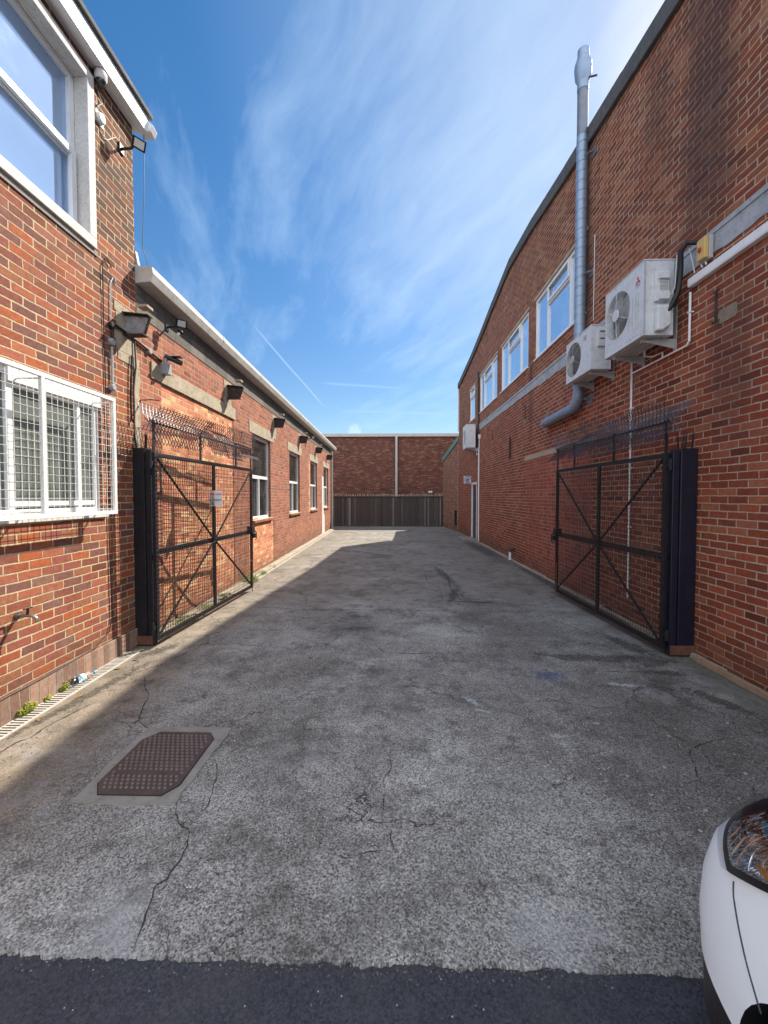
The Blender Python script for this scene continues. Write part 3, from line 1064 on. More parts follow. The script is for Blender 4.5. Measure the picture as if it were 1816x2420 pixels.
# mortar fillet where the two buildings meet, and the render strip by the last window
pts = []
for i in range(40):
    z = .2 + 3.1 * i / 39
    pts.append((.014, 4.66 - .02 * mnoise.noise(Vector((z * 5, 0, 0))), z))
for i in range(39, -1, -1):
    z = .2 + 3.1 * i / 39
    pts.append((.014, 4.76 + .05 * mnoise.noise(Vector((z * 6, 4, 0))), z))
m.prism(pts, (-.012, 0, 0))
m.build('mortar_fillet', old_conc, lb)
m = MB(LW)
m.box(.001, .008, 18.35, 18.84, .05, 2.62)
m.box(.001, .0075, 18.84, 19.1, .05, .9)
m.build('render_patch', old_white, lb)
for i, (a, b) in enumerate(WL):
    k = a + (b - a) * .42
    w = window(lb, LW, a, b, 1.2, 3.08, -.055, .065, [(k, .06, 1.265, 2.14)], [(2.16, .07, a + .065, b - .065)], white_upvc, glass_dark,
               label=['tall white window nearest the open gate', 'tall white window second along the low wall', 'tall white window third along the low wall', 'tall white window at the far end of the low wall'][i],
               extra_frames=[(a + .03, k, 1.23, 2.16, .045, .02)])
    m = MB(LW)
    m.box(-.12, .055, a - .05, b + .1, 1.135, 1.198)
    m.build('sill', brick_far if i else brick_low, w, bevel=.008)
# gutter
m = MB(LW)
P = [(-.02, 4.37), (.198, 4.352), (.207, 4.28), (.172, 4.185), (-.02, 4.165)]
m.prism([(p[0], 4.728, p[1]) for p in P], (-.0155 * 0, 17.5, -.02))
m.build('gutter', gutter_m, lb, bevel=.006)
for k in range(1, 9):
    s = 4.73 + k * 2.05
    m = MB(LW)
    m.prism([(p[0] * 1.0 + (.004 if p[0] > 0 else 0), s, p[1] + (.003 if p[1] > 4.25 else -.003) - .0012 * (s - 4.7)) for p in P], (0, .05, 0))
    m.build('gutter_joint', gutter_m, lb)
m = MB(LW)
m.box(-6.1, -.021, 4.73, 21.4, 4.2, 4.3)
m.build('roof', roof_flat, lb)
web_m = simple('web_m', (.26, .26, .26), .8, var=.3, dirt=(.02, .02, .02), dirt_amt=.9, scale=9)
# cantilever steel stubs under the gutter
for s in (4.52, 7.45, 10.55, 13.65, 16.8, 19.9):
    m = MB(LW)
    w = .055
    m.prism([(0, s - w, 3.735), (.29, s - w, 3.70), (.29, s - w, 3.692), (0, s - w, 3.725)], (0, 2 * w, 0))
    m.prism([(0, s - .006, 3.725), (.30, s - .006, 3.693), (.235, s - .006, 3.495), (0, s - .006, 3.50)], (0, .012, 0))
    m.box(0, .235, s - w, s + w, 3.487, 3.4945)
    st = m.build('beam_stub', rust_dark, lb)
    m = MB(LW)
    m.prism([(0.001, s - .0125, 3.70), (.27, s - .0125, 3.68), (.215, s - .0125, 3.51), (.001, s - .0125, 3.51)], (0, .006, 0))
    m.build('web_plate', web_m if s < 5 else rust_dark, st)
    m = MB(LW)
    m.box(.12, .235, s + .03, s + .15, 3.82, 3.848)
    m.build('packer', old_conc, st)
    m = MB(LW)
    for k in range(6):
        z = 3.2 + k * .1
        m.box(.001, .006 + .002 * (k % 2), s - .13 - .05 * ((k * 7) % 3) / 2, s + .15 + .05 * ((k * 5) % 3) / 2, z, z + .098)
    m.build('padstone', old_conc, st)
m = MB(LW)
m.tube([(.06, 21.36, 0.02), (.06, 21.36, 3.9), (.06, 21.4, 4.1)], .05, 12)
m.build('downpipe', gutter_m, lb, smooth=True)

# ------------------------------------------------------------------ big building on the right
br = thing('brick_warehouse', (9, 8, 0), 'tall red brick gabled warehouse along the right with grey coping and flue', 'building')
GP = [(.4, 7.0), (1.0, 7.05), (5.1, 7.52), (7.66, 7.81), (9.3, 8.02), (10.6, 8.24), (11.3, 8.24), (13.16, 8.0), (16.3, 7.52), (20.2, 7.2)]
WR = [(7.06, 9.48), (9.97, 12.38), (12.90, 15.36), (16.30, 17.30)]
m = MB(RW)
ops = [(a, b, 4.81, 6.13, .05) for a, b in WR] + [(15.84, 16.86, .05, 2.27, .08)]
wall_open(m, .4, 20.2, [(a, z - .02) for a, z in GP], ops)
m.poly([(0, 20.2, 0), (-2.2, 22.3, 0), (-2.2, 22.3, 7.17), (0, 20.2, 7.17)])
m.poly([(-2.2, 22.3, 0), (-16, 22.3, 0), (-16, 22.3, 7.17), (-2.2, 22.3, 7.17)])
zz = 6.98
m.poly([(0, .4, 0), (-16, .4, 0), (-16, .4, zz), (0, .4, zz)])
m.build('wall', brick_right, br)
m = MB(RW)
for (a, za), (b, zb) in zip(GP, GP[1:]):
    m.poly([(-.02, a, za - .02), (-.02, b, zb - .02), (-16, b, zb - .02), (-16, a, za - .02)])
m.poly([(-.02, 20.2, 7.18), (-2.2, 22.3, 7.18), (-16, 22.3, 7.18), (-16, 20.2, 7.18)])
m.build('roof', felt, br)
# lapped coping in short lengths
m = MB(RW)
s = .4
i = 0
while s < 20.2:
    e = min(s + 1.85, 20.25)
    z0, z1 = lerp_prof(GP, s), lerp_prof(GP, min(e + .05, 20.2))
    u = .004 * (i % 2)
    m.prism([(.06 + u, s, z0 - .25), (.06 + u, s, z0 + .012), (-.30, s, z0 + .02), (-.30, s, z0 - .1), (-.005, s, z0 - .1), (-.005, s, z0 - .25)], (0, e + .05 - s, z1 - z0))
    s = e
    i += 1
m.build('coping', felt, br, bevel=.012)
for i, (a, b) in enumerate(WR):
    if i < 3:
        k1, k2 = b - .68, a + .64
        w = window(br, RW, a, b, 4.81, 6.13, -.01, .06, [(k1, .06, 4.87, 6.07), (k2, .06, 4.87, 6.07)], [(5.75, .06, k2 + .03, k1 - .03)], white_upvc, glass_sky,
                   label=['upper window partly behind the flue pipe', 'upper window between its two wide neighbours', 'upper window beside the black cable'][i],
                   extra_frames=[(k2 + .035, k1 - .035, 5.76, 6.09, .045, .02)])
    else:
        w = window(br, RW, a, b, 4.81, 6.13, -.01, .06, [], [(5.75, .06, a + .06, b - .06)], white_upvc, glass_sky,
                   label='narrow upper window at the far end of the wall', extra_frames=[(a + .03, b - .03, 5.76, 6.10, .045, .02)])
    m = MB(RW)
    m.box(.001, .02, a - .06, b + .06, 6.132, 6.195)
    m.build('lintel', old_conc, w)
    m = MB(RW)
    m.box(-.03, .035, a - .03, b + .03, 4.778, 4.808)
    m.build('sill', white_upvc, w)
# render band with a broken lower edge
m = MB(RW)
pts = []
n = 400
for i in range(n + 1):
    s = 1.0 + 14.55 * i / n
    z = 4.19 + .02 * mnoise.noise(Vector((s * 2, 0, 0))) + .025 * mnoise.noise(Vector((s * 6, 2, 0)))
    if s < 9.2:
        z -= .03
    pts.append((.010, s, z))
pts += [(.010, 15.55, 4.405), (.010, 1.0, 4.405)]
m.prism(pts, (-.008, 0, 0))
m.box(.01, .022, 1.0, 15.5, 4.36, 4.407)
m.build('render_band', render_band, br)
m = MB(RW)
m.box(.001, .005, 6.75, 10.05, .06, 2.58)
m.build('brick_patch', brick_patch, br)
m = MB(RW)
m.box(.001, .012, 6.6, 10.14, 2.582, 2.685)
m.build('lintel', old_conc, br, bevel=.006)
m = MB(RW)
for a in range(16):
    s = 3.2 + a * .78
    m.box(.001, .045 + .008 * (a % 3), s, s + .775, -.01, .03 + .008 * ((a * 5) % 3))
m.build('base_fillet', kerb_m, br, bevel=.01)
# steel wall ties and small patches in the brickwork
for (s, z) in ((4.23, 3.62), (10.15, 3.78), (13.4, 3.72), (9.75, 4.62)):
    m = MB(RW)
    m.box(.001, .014, s - .012, s + .012, z - .14, z + .14)
    m.box(.001, .012, s - .05, s + .05, z - .165, z - .141)
    m.box(.001, .012, s - .035, s + .035, z + .141, z + .16)
    m.build('wall_tie', rust_dark, br)
for q in ((3.98, 4.20, 3.42, 3.56), (10.05, 10.3, 3.50, 3.6), (13.3, 13.5, 3.44, 3.54), (8.62, 8.8, 3.36, 3.5)):
    m = MB(RW)
    m.prism([(.001, q[0] + .03 * mnoise.noise(Vector((a_, 0, q[0]))) + (q[1] - q[0]) * (.5 + .5 * math.copysign(abs(math.cos(a_)) ** .35, math.cos(a_))), q[2] + .02 * mnoise.noise(Vector((a_, 5, q[0]))) + (q[3] - q[2]) * (.5 + .5 * math.copysign(abs(math.sin(a_)) ** .35, math.sin(a_)))) for a_ in [k_ * PI / 8 for k_ in range(16)]], (.007, 0, 0))
    m.build('mortar_patch', patch_dark, br)
m = MB(RW)
m.tube([(.03, 11.35, 2.75), (.03, 11.35, 3.35)], .022, 8)
m.build('vent_slot', rust_dark, br)
# door
m = MB(RW)
m.box(-.075, -.03, 15.92, 16.78, .055, 2.18)
dr = m.build('door', door_blue, br)
m = MB(RW)
m.box(-.08, .012, 15.84, 15.92, .05, 2.27)
m.box(-.08, .012, 16.78, 16.86, .05, 2.27)
m.box(-.08, .012, 15.92, 16.78, 2.19, 2.27)
m.build('frame', white_upvc, dr)
m = MB(RW)
m.tube([(.0, 16.02, 1.05), (.05, 16.02, 1.05), (.05, 16.14, 1.05)], .012, 8)
m.build('handle', chrome, dr)
m = MB(RW)
m.box(0.005, .55, 15.7, 17.0, -.01, .07)
m.build('doorstep', grey_conc, br, bevel=.012)
m = MB(RW)
m.box(-.002, .05, 20.19, 20.27, 4.9, 7.2)
m.build('corner_trim', white_upvc, br)

# lower annex at the far right, with a sloping green fascia
an = thing('brick_annex', (5, 22, 0), 'low pale brick annex at the far right corner with sloping green fascia', 'building')
A0, A1 = Vector((3.235, 20.2, 0)), Vector((2.88, 23.5, 0))


def AN(o, s, z):
    d = (A1 - A0).normalized()
    nrm = Vector((-d.y, d.x, 0))
    p = A0 + d * s + nrm * o
    return (p.x, p.y, z)


LN = (A1 - A0).length
m = MB(AN)
wall_open(m, 0, LN, [(0, 4.62), (LN, 3.87)], [(.3, .72, .25, 1.02, .05)])
m.poly([(0, LN, 0), (-6, LN, 0), (-6, LN, 3.87), (0, LN, 3.87)])
m.build('wall', brick_far, an)
m = MB(AN)
m.prism([(-.02, 0.02, 4.42), (.05, 0.02, 4.42), (.05, 0.02, 4.66), (-.02, 0.02, 4.66)], (0, LN, -.76))
m.build('fascia', green_trim, an)
m = MB(AN)
m.poly([(-.02, 0, 4.6), (-.02, LN, 3.85), (-6, LN, 3.85), (-6, 0, 4.6)])
m.build('roof', felt, an)
m = MB(AN)
m.box(-.05, .01, .31, .71, .26, 1.01)
m.build('meter_hatch', black_metal, an)
m = MB(AN)
for k in range(28):
    z = .1 + k * .15
    m.box(.001, .012, .02, .09 + .07 * (k % 2), z, z + .08)
m.build('corner_render', old_conc, an)

# far warehouse closing the yard
bb = thing('far_warehouse', (0, 30, 0), 'plain brown brick warehouse wall closing the end of the yard with white fascia', 'building')
m = MB()
m.box(-16, 14, 25.9, 34, 0, 5.46)
m.build('wall', brick_back, bb)
m = MB()
m.box(-16.1, 14.1, 25.8, 34.1, 5.46, 5.66)
m.build('fascia', gutter_m, bb, bevel=.01)
m = MB()
m.box(.18, .31, 25.75, 25.85, 1.55, 5.46)
m.box(.20, .29, 25.72, 25.75, 1.45, 1.7)
dp = m.build('downpipe', gutter_m, bb, bevel=.01)
dp['label'] = 'white square downpipe down the middle of the wall'
m = MB()
m.box(2.25, 2.5, 25.82, 25.89, 1.95, 2.06)
m.build('bulkhead_light', white_paint, bb)
m = MB()
m.box(-3.02, -2.93, 25.88, 25.899, 4.27, 4.36)
m.build('vent_hole', black_plastic, bb)

# boarded fence
fe = thing('wooden_fence', (-.5, 23.5, 0), 'dark weathered close boarded fence topped with anti climb spikes', 'fence')
m = MB()
x = -6.0
rnd = random.Random(5)
k = 0
while x < 2.84:
    w = .1
    j = rnd.uniform(-.006, .006)
    m.box(x + .003, x + w - .003, 23.5 + j, 23.52 + j, .05 + rnd.uniform(-.01, .01), 1.66 + rnd.uniform(-.006, .006))
    x += w
m.build('boards', fence_m, fe)
m = MB()
m.box(-6, 2.86, 23.521, 23.56, .25, .34)
m.box(-6, 2.86, 23.521, 23.56, 1.35, 1.44)
m.box(-6, 2.86, 23.47, 23.56, 1.662, 1.72)
m.box(-6, 2.86, 23.46, 23.5, .0, .05)
m.build('rail', rust_dark, fe)
for px in (-.62, -5.9, 2.80, -3.5):
    m = MB()
    m.box(px - .03, px + .03, 23.46, 23.492, .0, 1.66)
    m.build('post', rust_dark, fe)
m = MB()
x = -5.9
while x < 2.84:
    h = rnd.uniform(.12, .2)
    y = 23.5 + rnd.uniform(-.02, .03)
    m.lathe((x, y, 1.72), (rnd.uniform(-.25, .25), rnd.uniform(-.2, .2), 1), [(0, .02), (h * .5, .03), (h, .002)], 5)
    x += rnd.uniform(.07, .13)
sp = m.build('spike_strip', kerb_m, fe)


# ------------------------------------------------------------------ gates
def make_gate(P0, P1, z0, z1, inward, label, sign=False, seed=1):
    """open yard gate; P0 hinge end (near), P1 free end"""
    a = Vector((P0[0], P0[1], 0))
    b = Vector((P1[0], P1[1], 0))
    L = (b - a).length
    d = (b - a).normalized()
    nrm = Vector((d.y, -d.x, 0)) * inward    # toward the middle of the yard

    def GT(o, t, z):
        p = a + d * t + nrm * o
        return (p.x, p.y, z)
    g = thing('yard_gate', (P0[0], P0[1], 0), label, 'gate', None)
    m = MB(GT)
    w = .045
    m.box(-.02, .02, 0, w, z0, z1)
    m.box(-.02, .02, L - w, L, z0, z1)
    m.box(-.02, .02, w, L - w, z0, z0 + w)
    m.box(-.02, .02, w, L - w, z1 - w, z1)
    zm = z0 + (z1 - z0) * .47
    m.box(-.016, .016, L / 2 - .022, L / 2 + .022, z0 + w, z1 - w)
    m.box(-.022, -.0165, w, L - w, zm - .035, zm + .035)
    m.build('frame', black_metal, g, bevel=.004)
    for (t, z) in ((w, z0 + w), (w, z1 - w), (L - w, z0 + w), (L - w, z1 - w)):
        m = MB(GT)
        m.tube([(.004, t, z), (.004, L / 2, zm)], .015, 6)
        m.build('brace', black_metal, g)
    m = MB(GT)
    n = int((L - 2 * w) / .05)
    for i in range(1, n):
        t = w + (L - 2 * w) * i / n
        m.wire((.024, t, z0 + .02), (.024, t, z1 - .02), .0034)
    n = int((z1 - z0) / .05)
    for i in range(1, n):
        z = z0 + (z1 - z0) * i / n
        m.wire((.026, .01, z), (.026, L - .01, z), .0032)
    m.build('wire_mesh', wire_dark, g)
    # uprights and rail that carry the anti climb strip
    zr = z1 + .335
    m = MB(GT)
    for q in (0.02, .37 * L, .77 * L, L - .02):
        m.box(-.006, .006, q - .02, q + .02, z1 + .001, zr + .03)
    m.tube([(0, -.02, zr), (0, L + .03, zr)], .009, 6)
    m.build('topping_rail', black_metal, g)
    rnd = random.Random(seed)
    m = MB(GT)
    secs = 5
    for sct in range(secs):
        t0 = L * sct / secs - (.06 if sct == 0 else 0)
        t1 = L * (sct + 1) / secs + (.10 if sct == secs - 1 else .04)
        base = rnd.uniform(-1, 1)
        for vane, wd in ((.95, .28), (2.25, .27), (-1.35, .25), (-2.5, .17)):
            an = vane + base * .55
            ww = wd * rnd.uniform(.8, 1.1)
            du, dz = math.cos(an), math.sin(an)
            cw = .062
            nr = 5
            nc = int((t1 - t0) / cw)
            pitch = rnd.uniform(-.25, .25)

            def P(i, j):
                f = j / nr
                tt = t0 + (i + (.5 if j % 2 else 0)) * cw + pitch * f * ww
                sag = .02 * math.sin(f * 2.2 + sct)
                return (du * f * ww - dz * sag, tt, zr + dz * f * ww + du * sag)
            for j in range(nr):
                for i in range(nc):
                    p = P(i, j)
                    s0_ = 0 if j % 2 == 0 else 1
                    m.wire(p, P(i + s0_, j + 1), .0042)
                    m.wire(p, P(i + s0_ - 1, j + 1), .0042)
    m.build('anti_climb_strip', mesh_metal, g)
    m = MB(GT)
    m.box(-.05, .05, L - .10, L + .02, zm - .02, zm + .10)
    m.box(-.02, .06, L - .02, L + .05, zm - .11, zm - .03)
    m.tube([(.05, L + .01, zm + .02), (.06, L + .06, zm - .02), (.06, L + .06, zm - .12), (.05, L + .01, zm - .15)], .009, 6)
    m.build('latch', black_metal, g, bevel=.003)
    m = MB(GT)
    m.tube([(.035, L - .09, z0 - .06), (.035, L - .09, z0 + .5), (.035, L - .15, z0 + .5)], .008, 6)
    m.build('drop_bolt', rust, g)
    for z in (z0 + .16, z1 - .12):
        m = MB(GT)
        m.tube([(-.01, -.035, z - .06), (-.01, -.035, z + .06)], .02, 8)
        m.box(-.03, .01, -.035, .01, z - .025, z + .025)
        m.build('hinge', black_metal, g)
    return g, GT


gate_l, GTL = make_gate((-2.69, 4.57), (-2.55, 7.38), .07, 2.215, 1, 'black mesh gate folded back against the left wall with a notice on it', seed=4)
gate_r, GTR = make_gate((2.935, 4.46), (2.85, 7.18), .07, 2.18, -1, 'black mesh gate folded back against the right wall below the flue pipe', seed=9)


def make_post(x0, x1, xa, xb, y, h, label, seed, pm):
    g = thing('gate_post', ((x0 + x1) / 2, y + .1, 0), label, 'gate post', 'steel posts carrying the yard gates')
    m = MB()
    m.box(x0, x1, y, y + .20, 0, h)
    m.build('box_section', pm, g, bevel=.008)
    m = MB()
    m.box(xa, xb, y + .005, y + .09, 0, h - .03)
    m.build('hanging_stile', pm, g, bevel=.006)
    rnd = random.Random(seed)
    for k in range(4):
        m = MB()
        px = x0 + .03 + (x1 - x0 - .05) * k / 3
        py = y + .03 + .04 * ((k * 7) % 4)
        m.lathe((px, py, h), (rnd.uniform(-.18, .18), rnd.uniform(-.1, .1), 1), [(0, .008), (.13, .007), (.2, .001)], 6)
        m.build('spike', black_metal, g)
    m = MB()
    m.box(min(x0, xa), max(x1, xb), y - .012, y - .001, .02, .12)
    m.build('base_plate', rust, g)
    return g


make_post(-2.952, -2.815, -2.808, -2.745, 4.61, 2.27, 'black steel box post at the hinge of the left gate', 1, black_metal)
make_post(3.055, 3.232, 2.975, 3.045, 4.42, 2.23, 'dark navy steel box post at the hinge of the right gate', 2, navy_post)

# notice cable tied to the left gate
nt = thing('notice', (-2.575, 5.93, 1.69), 'small white notice reading keep clear, no parking, tied to the left gate', 'notice')
X = Vector((.985, .17, .0)).normalized()
m = MB()
o0 = Vector((-2.575, 5.93, 1.69))
U = Vector((0, 0, 1))
N = X.cross(U)
rows = []
for j in range(9):
    for i in range(7):
        a, b = (i / 6 - .5) * .172, (j / 8 - .5) * .228
        p = o0 + X * a * (1 + .04 * (1 - j / 8)) + U * b + N * (.006 * math.sin(a * 26 + b * 9) - .006 * (j < 2) * (i < 3))
        rows.append(m.bm.verts.new(p))
for j in range(8):
    for i in range(6):
        k = j * 7 + i
        m.f([rows[k], rows[k + 1], rows[k + 8], rows[k + 7]])
pp = m.build('sheet', paper, nt, smooth=False, recalc=False)
sd = pp.modifiers.new('thick', 'SOLIDIFY')
sd.thickness = .0015
Nf = N if N.y < 0 else -N
Xf = X
text_mesh('KEEP CLEAR', .030, red_ink, nt, o0 + U * .06 + Nf * .012, Xf, U, 'lettering', .0006, .0005)
text_mesh('NO PARKING', .029, black_ink, nt, o0 - U * .022 + Nf * .012, Xf, U, 'lettering', .0006, .0002)
m = MB()
q = o0 - U * .075 - X * .05 + Nf * .011
m.prism([tuple(q + X * -.028 + U * .026), tuple(q + X * .028 + U * .026), tuple(q + X * .022 - U * .026), tuple(q + X * .002)], tuple(Nf * .001))
m.build('printed_mark', grey_mark, nt)


# ------------------------------------------------------------------ air conditioners on the right wall
def make_ac(x0, x1, y0, y1, z0, z1, fy, fz, fr, label, style):
    g = thing('air_conditioner', ((x0 + x1) / 2, (y0 + y1) / 2, z0), label, 'air conditioner', 'air conditioning units on the right hand wall')
    m = MB()
    n = 40
    cy, cz = fy, fz
    ring, outer, inner = [], [], []
    for k in range(n):
        a = 2 * PI * (k + .5) / n
        c, s = math.cos(a), math.sin(a)
        ring.append(m.v((x0, cy + fr * c, cz + fr * s)))
        inner.append(m.v((x0 + .10, cy + fr * .98 * c, cz + fr * .98 * s)))
        ts = []
        if c > 1e-6:
            ts.append((y1 - cy) / c)
        if c < -1e-6:
            ts.append((y0 - cy) / c)
        if s > 1e-6:
            ts.append((z1 - cz) / s)
        if s < -1e-6:
            ts.append((z0 - cz) / s)
        t = min(ts)
        outer.append(m.v((x0, cy + t * c, cz + t * s)))
    cor = {}
    for k in range(n):
        k2 = (k + 1) % n
        p, q = outer[k].co, outer[k2].co
        extra = None
        if abs(p.y - q.y) > 1e-5 and abs(p.z - q.z) > 1e-5:
            yy = y1 if (abs(p.y - y1) < 1e-5 or abs(q.y - y1) < 1e-5) else y0
            zz = z1 if (abs(p.z - z1) < 1e-5 or abs(q.z - z1) < 1e-5) else z0
            extra = m.v((x0, yy, zz))
            m.f([ring[k], outer[k], extra, outer[k2], ring[k2]])
        else:
            m.f([ring[k], outer[k], outer[k2], ring[k2]])
        m.f([ring[k], ring[k2], inner[k2], inner[k]])
    for q in (((x0, y0, z0), (x1, y0, z0), (x1, y0, z1), (x0, y0, z1)), ((x0, y1, z0), (x1, y1, z0), (x1, y1, z1), (x0, y1, z1)),
              ((x0, y0, z1), (x1, y0, z1), (x1, y1, z1), (x0, y1, z1)), ((x0, y0, z0), (x1, y0, z0), (x1, y1, z0), (x0, y1, z0)),
              ((x1, y0, z0), (x1, y1, z0), (x1, y1, z1), (x1, y0, z1))):
        m.poly(q)
    bmesh.ops.remove_doubles(m.bm, verts=m.bm.verts, dist=1e-5)
    body = m.build('casing', ac_white, g, bevel=.012)
    m = MB()     # raised lid and base tray
    m.box(x0 - .006, x1 + .004, y0 - .006, y1 + .006, z1 + .0005, z1 + .016)
    m.build('lid', ac_white, g, bevel=.005)
    m = MB()
    m.box(x0 - .004, x1, y0 - .004, y1 + .004, z0 - .012, z0 - .0005)
    m.build('base_tray', ac_white, g, bevel=.005)
    # fan
    m = MB()
    m.lathe((x0 + .099, cy, cz), (1, 0, 0), [(0, 0), (.0, fr * .97)], n)
    m.build('fan_well', ac_dark, g)
    m = MB()
    m.lathe((x0 + .05, cy, cz), (-1, 0, 0), [(-.03, fr * .26), (.0, fr * .26), (.02, fr * .2), (.024, 0)], 20)
    for b in range(3):
        a0 = b * 2 * PI / 3 + .4
        grid = []
        for i in range(6):
            for j in range(5):
                a = a0 + i * .24
                rr = fr * (.24 + .66 * j / 4)
                xx = x0 + .045 + .04 * (i / 5 - .5) * 1.2
                grid.append(m.v((xx, cy + rr * math.cos(a), cz + rr * math.sin(a))))
        for i in range(5):
            for j in range(4):
                k = i * 5 + j
                m.f([grid[k], grid[k + 1], grid[k + 6], grid[k + 5]])
    m.build('fan', fan_m if style != 'dark' else rust_dark, g, smooth=True)
    m = MB()
    nr = 13
    for i in range(nr):
        r = fr * (.27 + .73 * (i + 1) / nr)
        pts = [(x0 - .004 - .010 * (1 - (r / fr) ** 2), cy + r * math.cos(2 * PI * k / 36), cz + r * math.sin(2 * PI * k / 36)) for k in range(37)]
        for p, q in zip(pts, pts[1:]):
            m.wire(p, q, .0016)
    for k in range(6):
        a = k * PI / 3 + .5
        m.tube([(x0 - .016, cy, cz), (x0 - .005, cy + fr * math.cos(a), cz + fr * math.sin(a))], .004, 5)
    m.lathe((x0 - .014, cy, cz), (-1, 0, 0), [(0, fr * .26), (.008, fr * .25), (.012, 0)], 24)
    m.build('fan_guard', ac_white if style != 'dark' else ac_grey, g)
    # wall brackets
    for y in (y0 + .12, y1 - .12):
        m = MB()
        m.box(x0 + .05, 3.235, y - .018, y + .018, z0 - .052, z0 - .013)
        m.prism([(x0 + .06, y - .02, z0 - .053), (3.23, y - .02, z0 - .053), (3.23, y - .02, z0 - .13), (x0 + .2, y - .02, z0 - .075)], (0, .006, 0))
        m.box(3.228, 3.238, y - .025, y + .025, z0 - .14, z0 + .35)
        m.build('wall_bracket', ac_grey, g)
    # underside ribs
    m = MB()
    for k in range(4):
        xx = x0 + .06 + k * (x1 - x0 - .1) / 4
        m.box(xx, xx + .02, y0 + .05, y1 - .05, z0 - .02, z0 - .0125)
    m.build('base_rib', ac_grey, g)
    if style == 'big':
        m = MB()
        for k, yy in enumerate((y0 + .015, )):
            m.box(x0 + .0, x0 + .012, y0 - .010, y0 - .001, z0 + .01, z1 - .01)
        for yy in (y0 + .10, y0 + .15, y0 + .21, y0 + .28):
            m.box(x0 - .0022, x0 + .002, yy, yy + .004, z0 + .12, z1 - .30)
        for k in range(4):
            m.box(x0 - .0022, x0 + .002, y0 + .10 + k * .07, y0 + .14 + k * .07, z0 + .035, z0 + .042)
        m.build('casing_seam', ac_grey, g)
        m = MB()
        cx = (x0 + x1) / 2 + .015
        m.prism([(cx - .075, y0, z1 - .13), (cx + .075, y0, z1 - .13), (cx + .075, y0, z1 - .46), (cx - .075, y0, z1 - .46)], (0, -.035, 0))
        m.prism([(cx - .045, y0 - .0351, z1 - .15), (cx + .065, y0 - .0351, z1 - .15), (cx + .065, y0 - .0351, z1 - .225), (cx - .045, y0 - .0351, z1 - .225)], (0, -.03, 0))
        m.prism([(cx - .045, y0 - .0351, z1 - .36), (cx + .065, y0 - .0351, z1 - .36), (cx + .065, y0 - .0351, z1 - .452), (cx - .045, y0 - .0351, z1 - .452)], (0, -.035, 0))
        m.build('terminal_cover', ac_white, g, bevel=.006)
        m = MB()
        m.prism([(cx - .03, y0 - .0352, z1 - .245), (cx + .055, y0 - .0352, z1 - .245), (cx + .055, y0 - .0352, z1 - .265), (cx - .03, y0 - .0352, z1 - .265)], (0, -.004, 0))
        m.prism([(cx - .03, y0 - .0352, z1 - .28), (cx + .06, y0 - .0352, z1 - .28), (cx + .06, y0 - .0352, z1 - .345), (cx - .03, y0 - .0352, z1 - .345)], (0, -.002, 0))
        m.build('rating_label', ac_grey, g)
        m = MB()
        m.prism([(cx - .07, y0, z0 + .30), (cx + .085, y0, z0 + .30), (cx + .085, y0, z0 + .08), (cx - .0, y0, z0 + .02), (cx - .07, y0, z0 + .02)], (0, -.07, 0))
        m.build('pipe_cover', ac_white, g, bevel=.018)
        # red three rhomb emblem and its small lettering
        m = MB()
        ey, ez = y0 + .115, z1 - .165
        for a in (90, 210, 330):
            ar = R(a)
            e = .054
            p1 = (ey + 0, ez)
            p2 = (ey - e * .58 * math.cos(ar - R(30)), ez + e * .58 * math.sin(ar - R(30)))
            p3 = (ey - e * math.cos(ar), ez + e * math.sin(ar))
            p4 = (ey - e * .58 * math.cos(ar + R(30)), ez + e * .58 * math.sin(ar + R(30)))
            m.prism([(x0 - .002, p[0], p[1]) for p in (p1, p2, p3, p4)], (-.0012, 0, 0))
        m.build('emblem', red_mark, g)
        text_mesh('MITSUBISHI', .018, grey_mark, g, (x0 - .003, ey, ez - .042), (0, -1, 0), (0, 0, 1), 'lettering', .0004)
        text_mesh('ELECTRIC', .018, grey_mark, g, (x0 - .003, ey, ez - .062), (0, -1, 0), (0, 0, 1), 'lettering', .0004)
    elif style == 'dark':
        m = MB()
        cx = (x0 + x1) / 2
        m.prism([(cx - .06, y0, z1 - .06), (cx + .1, y0, z1 - .06), (cx + .1, y0, z1 - .3), (cx - .06, y0, z1 - .3)], (0, -.025, 0))
        m.build('terminal_cover', ac_white, g, bevel=.006)
        m = MB()
        m.box(cx - .03, cx + .08, y0 - .03, y0 - .0252, z1 - .10, z1 - .085)
        m.box(cx - .03, cx + .08, y0 - .03, y0 - .0252, z1 - .20, z1 - .185)
        m.build('louvre', ac_dark, g)
        m = MB()
        m.box(x0 - .003, x0 - .0005, y0 + .14, y0 + .24, z1 - .14, z1 - .07)
        m.build('badge', ac_grey, g)
    else:
        m = MB()
        m.box(x0 + .0, x1, y0 - .004, y0 - .001, z0 + .16, z0 + .168)
        m.build('casing_seam', ac_grey, g)
    return g


make_ac(2.80, 3.13, 4.70, 5.53, 3.53, 4.34, 5.25, 3.97, .275, 'largest and nearest white air conditioner with red emblem above the right gate', 'big')
make_ac(2.85, 3.14, 6.02, 6.86, 3.56, 4.17, 6.60, 3.87, .255, 'middle white air conditioner with dark fan beside the silver flue', 'dark')
make_ac(2.76, 3.10, 15.45, 16.25, 3.55, 4.40, 15.9, 3.97, .27, 'farthest beige air conditioner above the blue door', 'far')

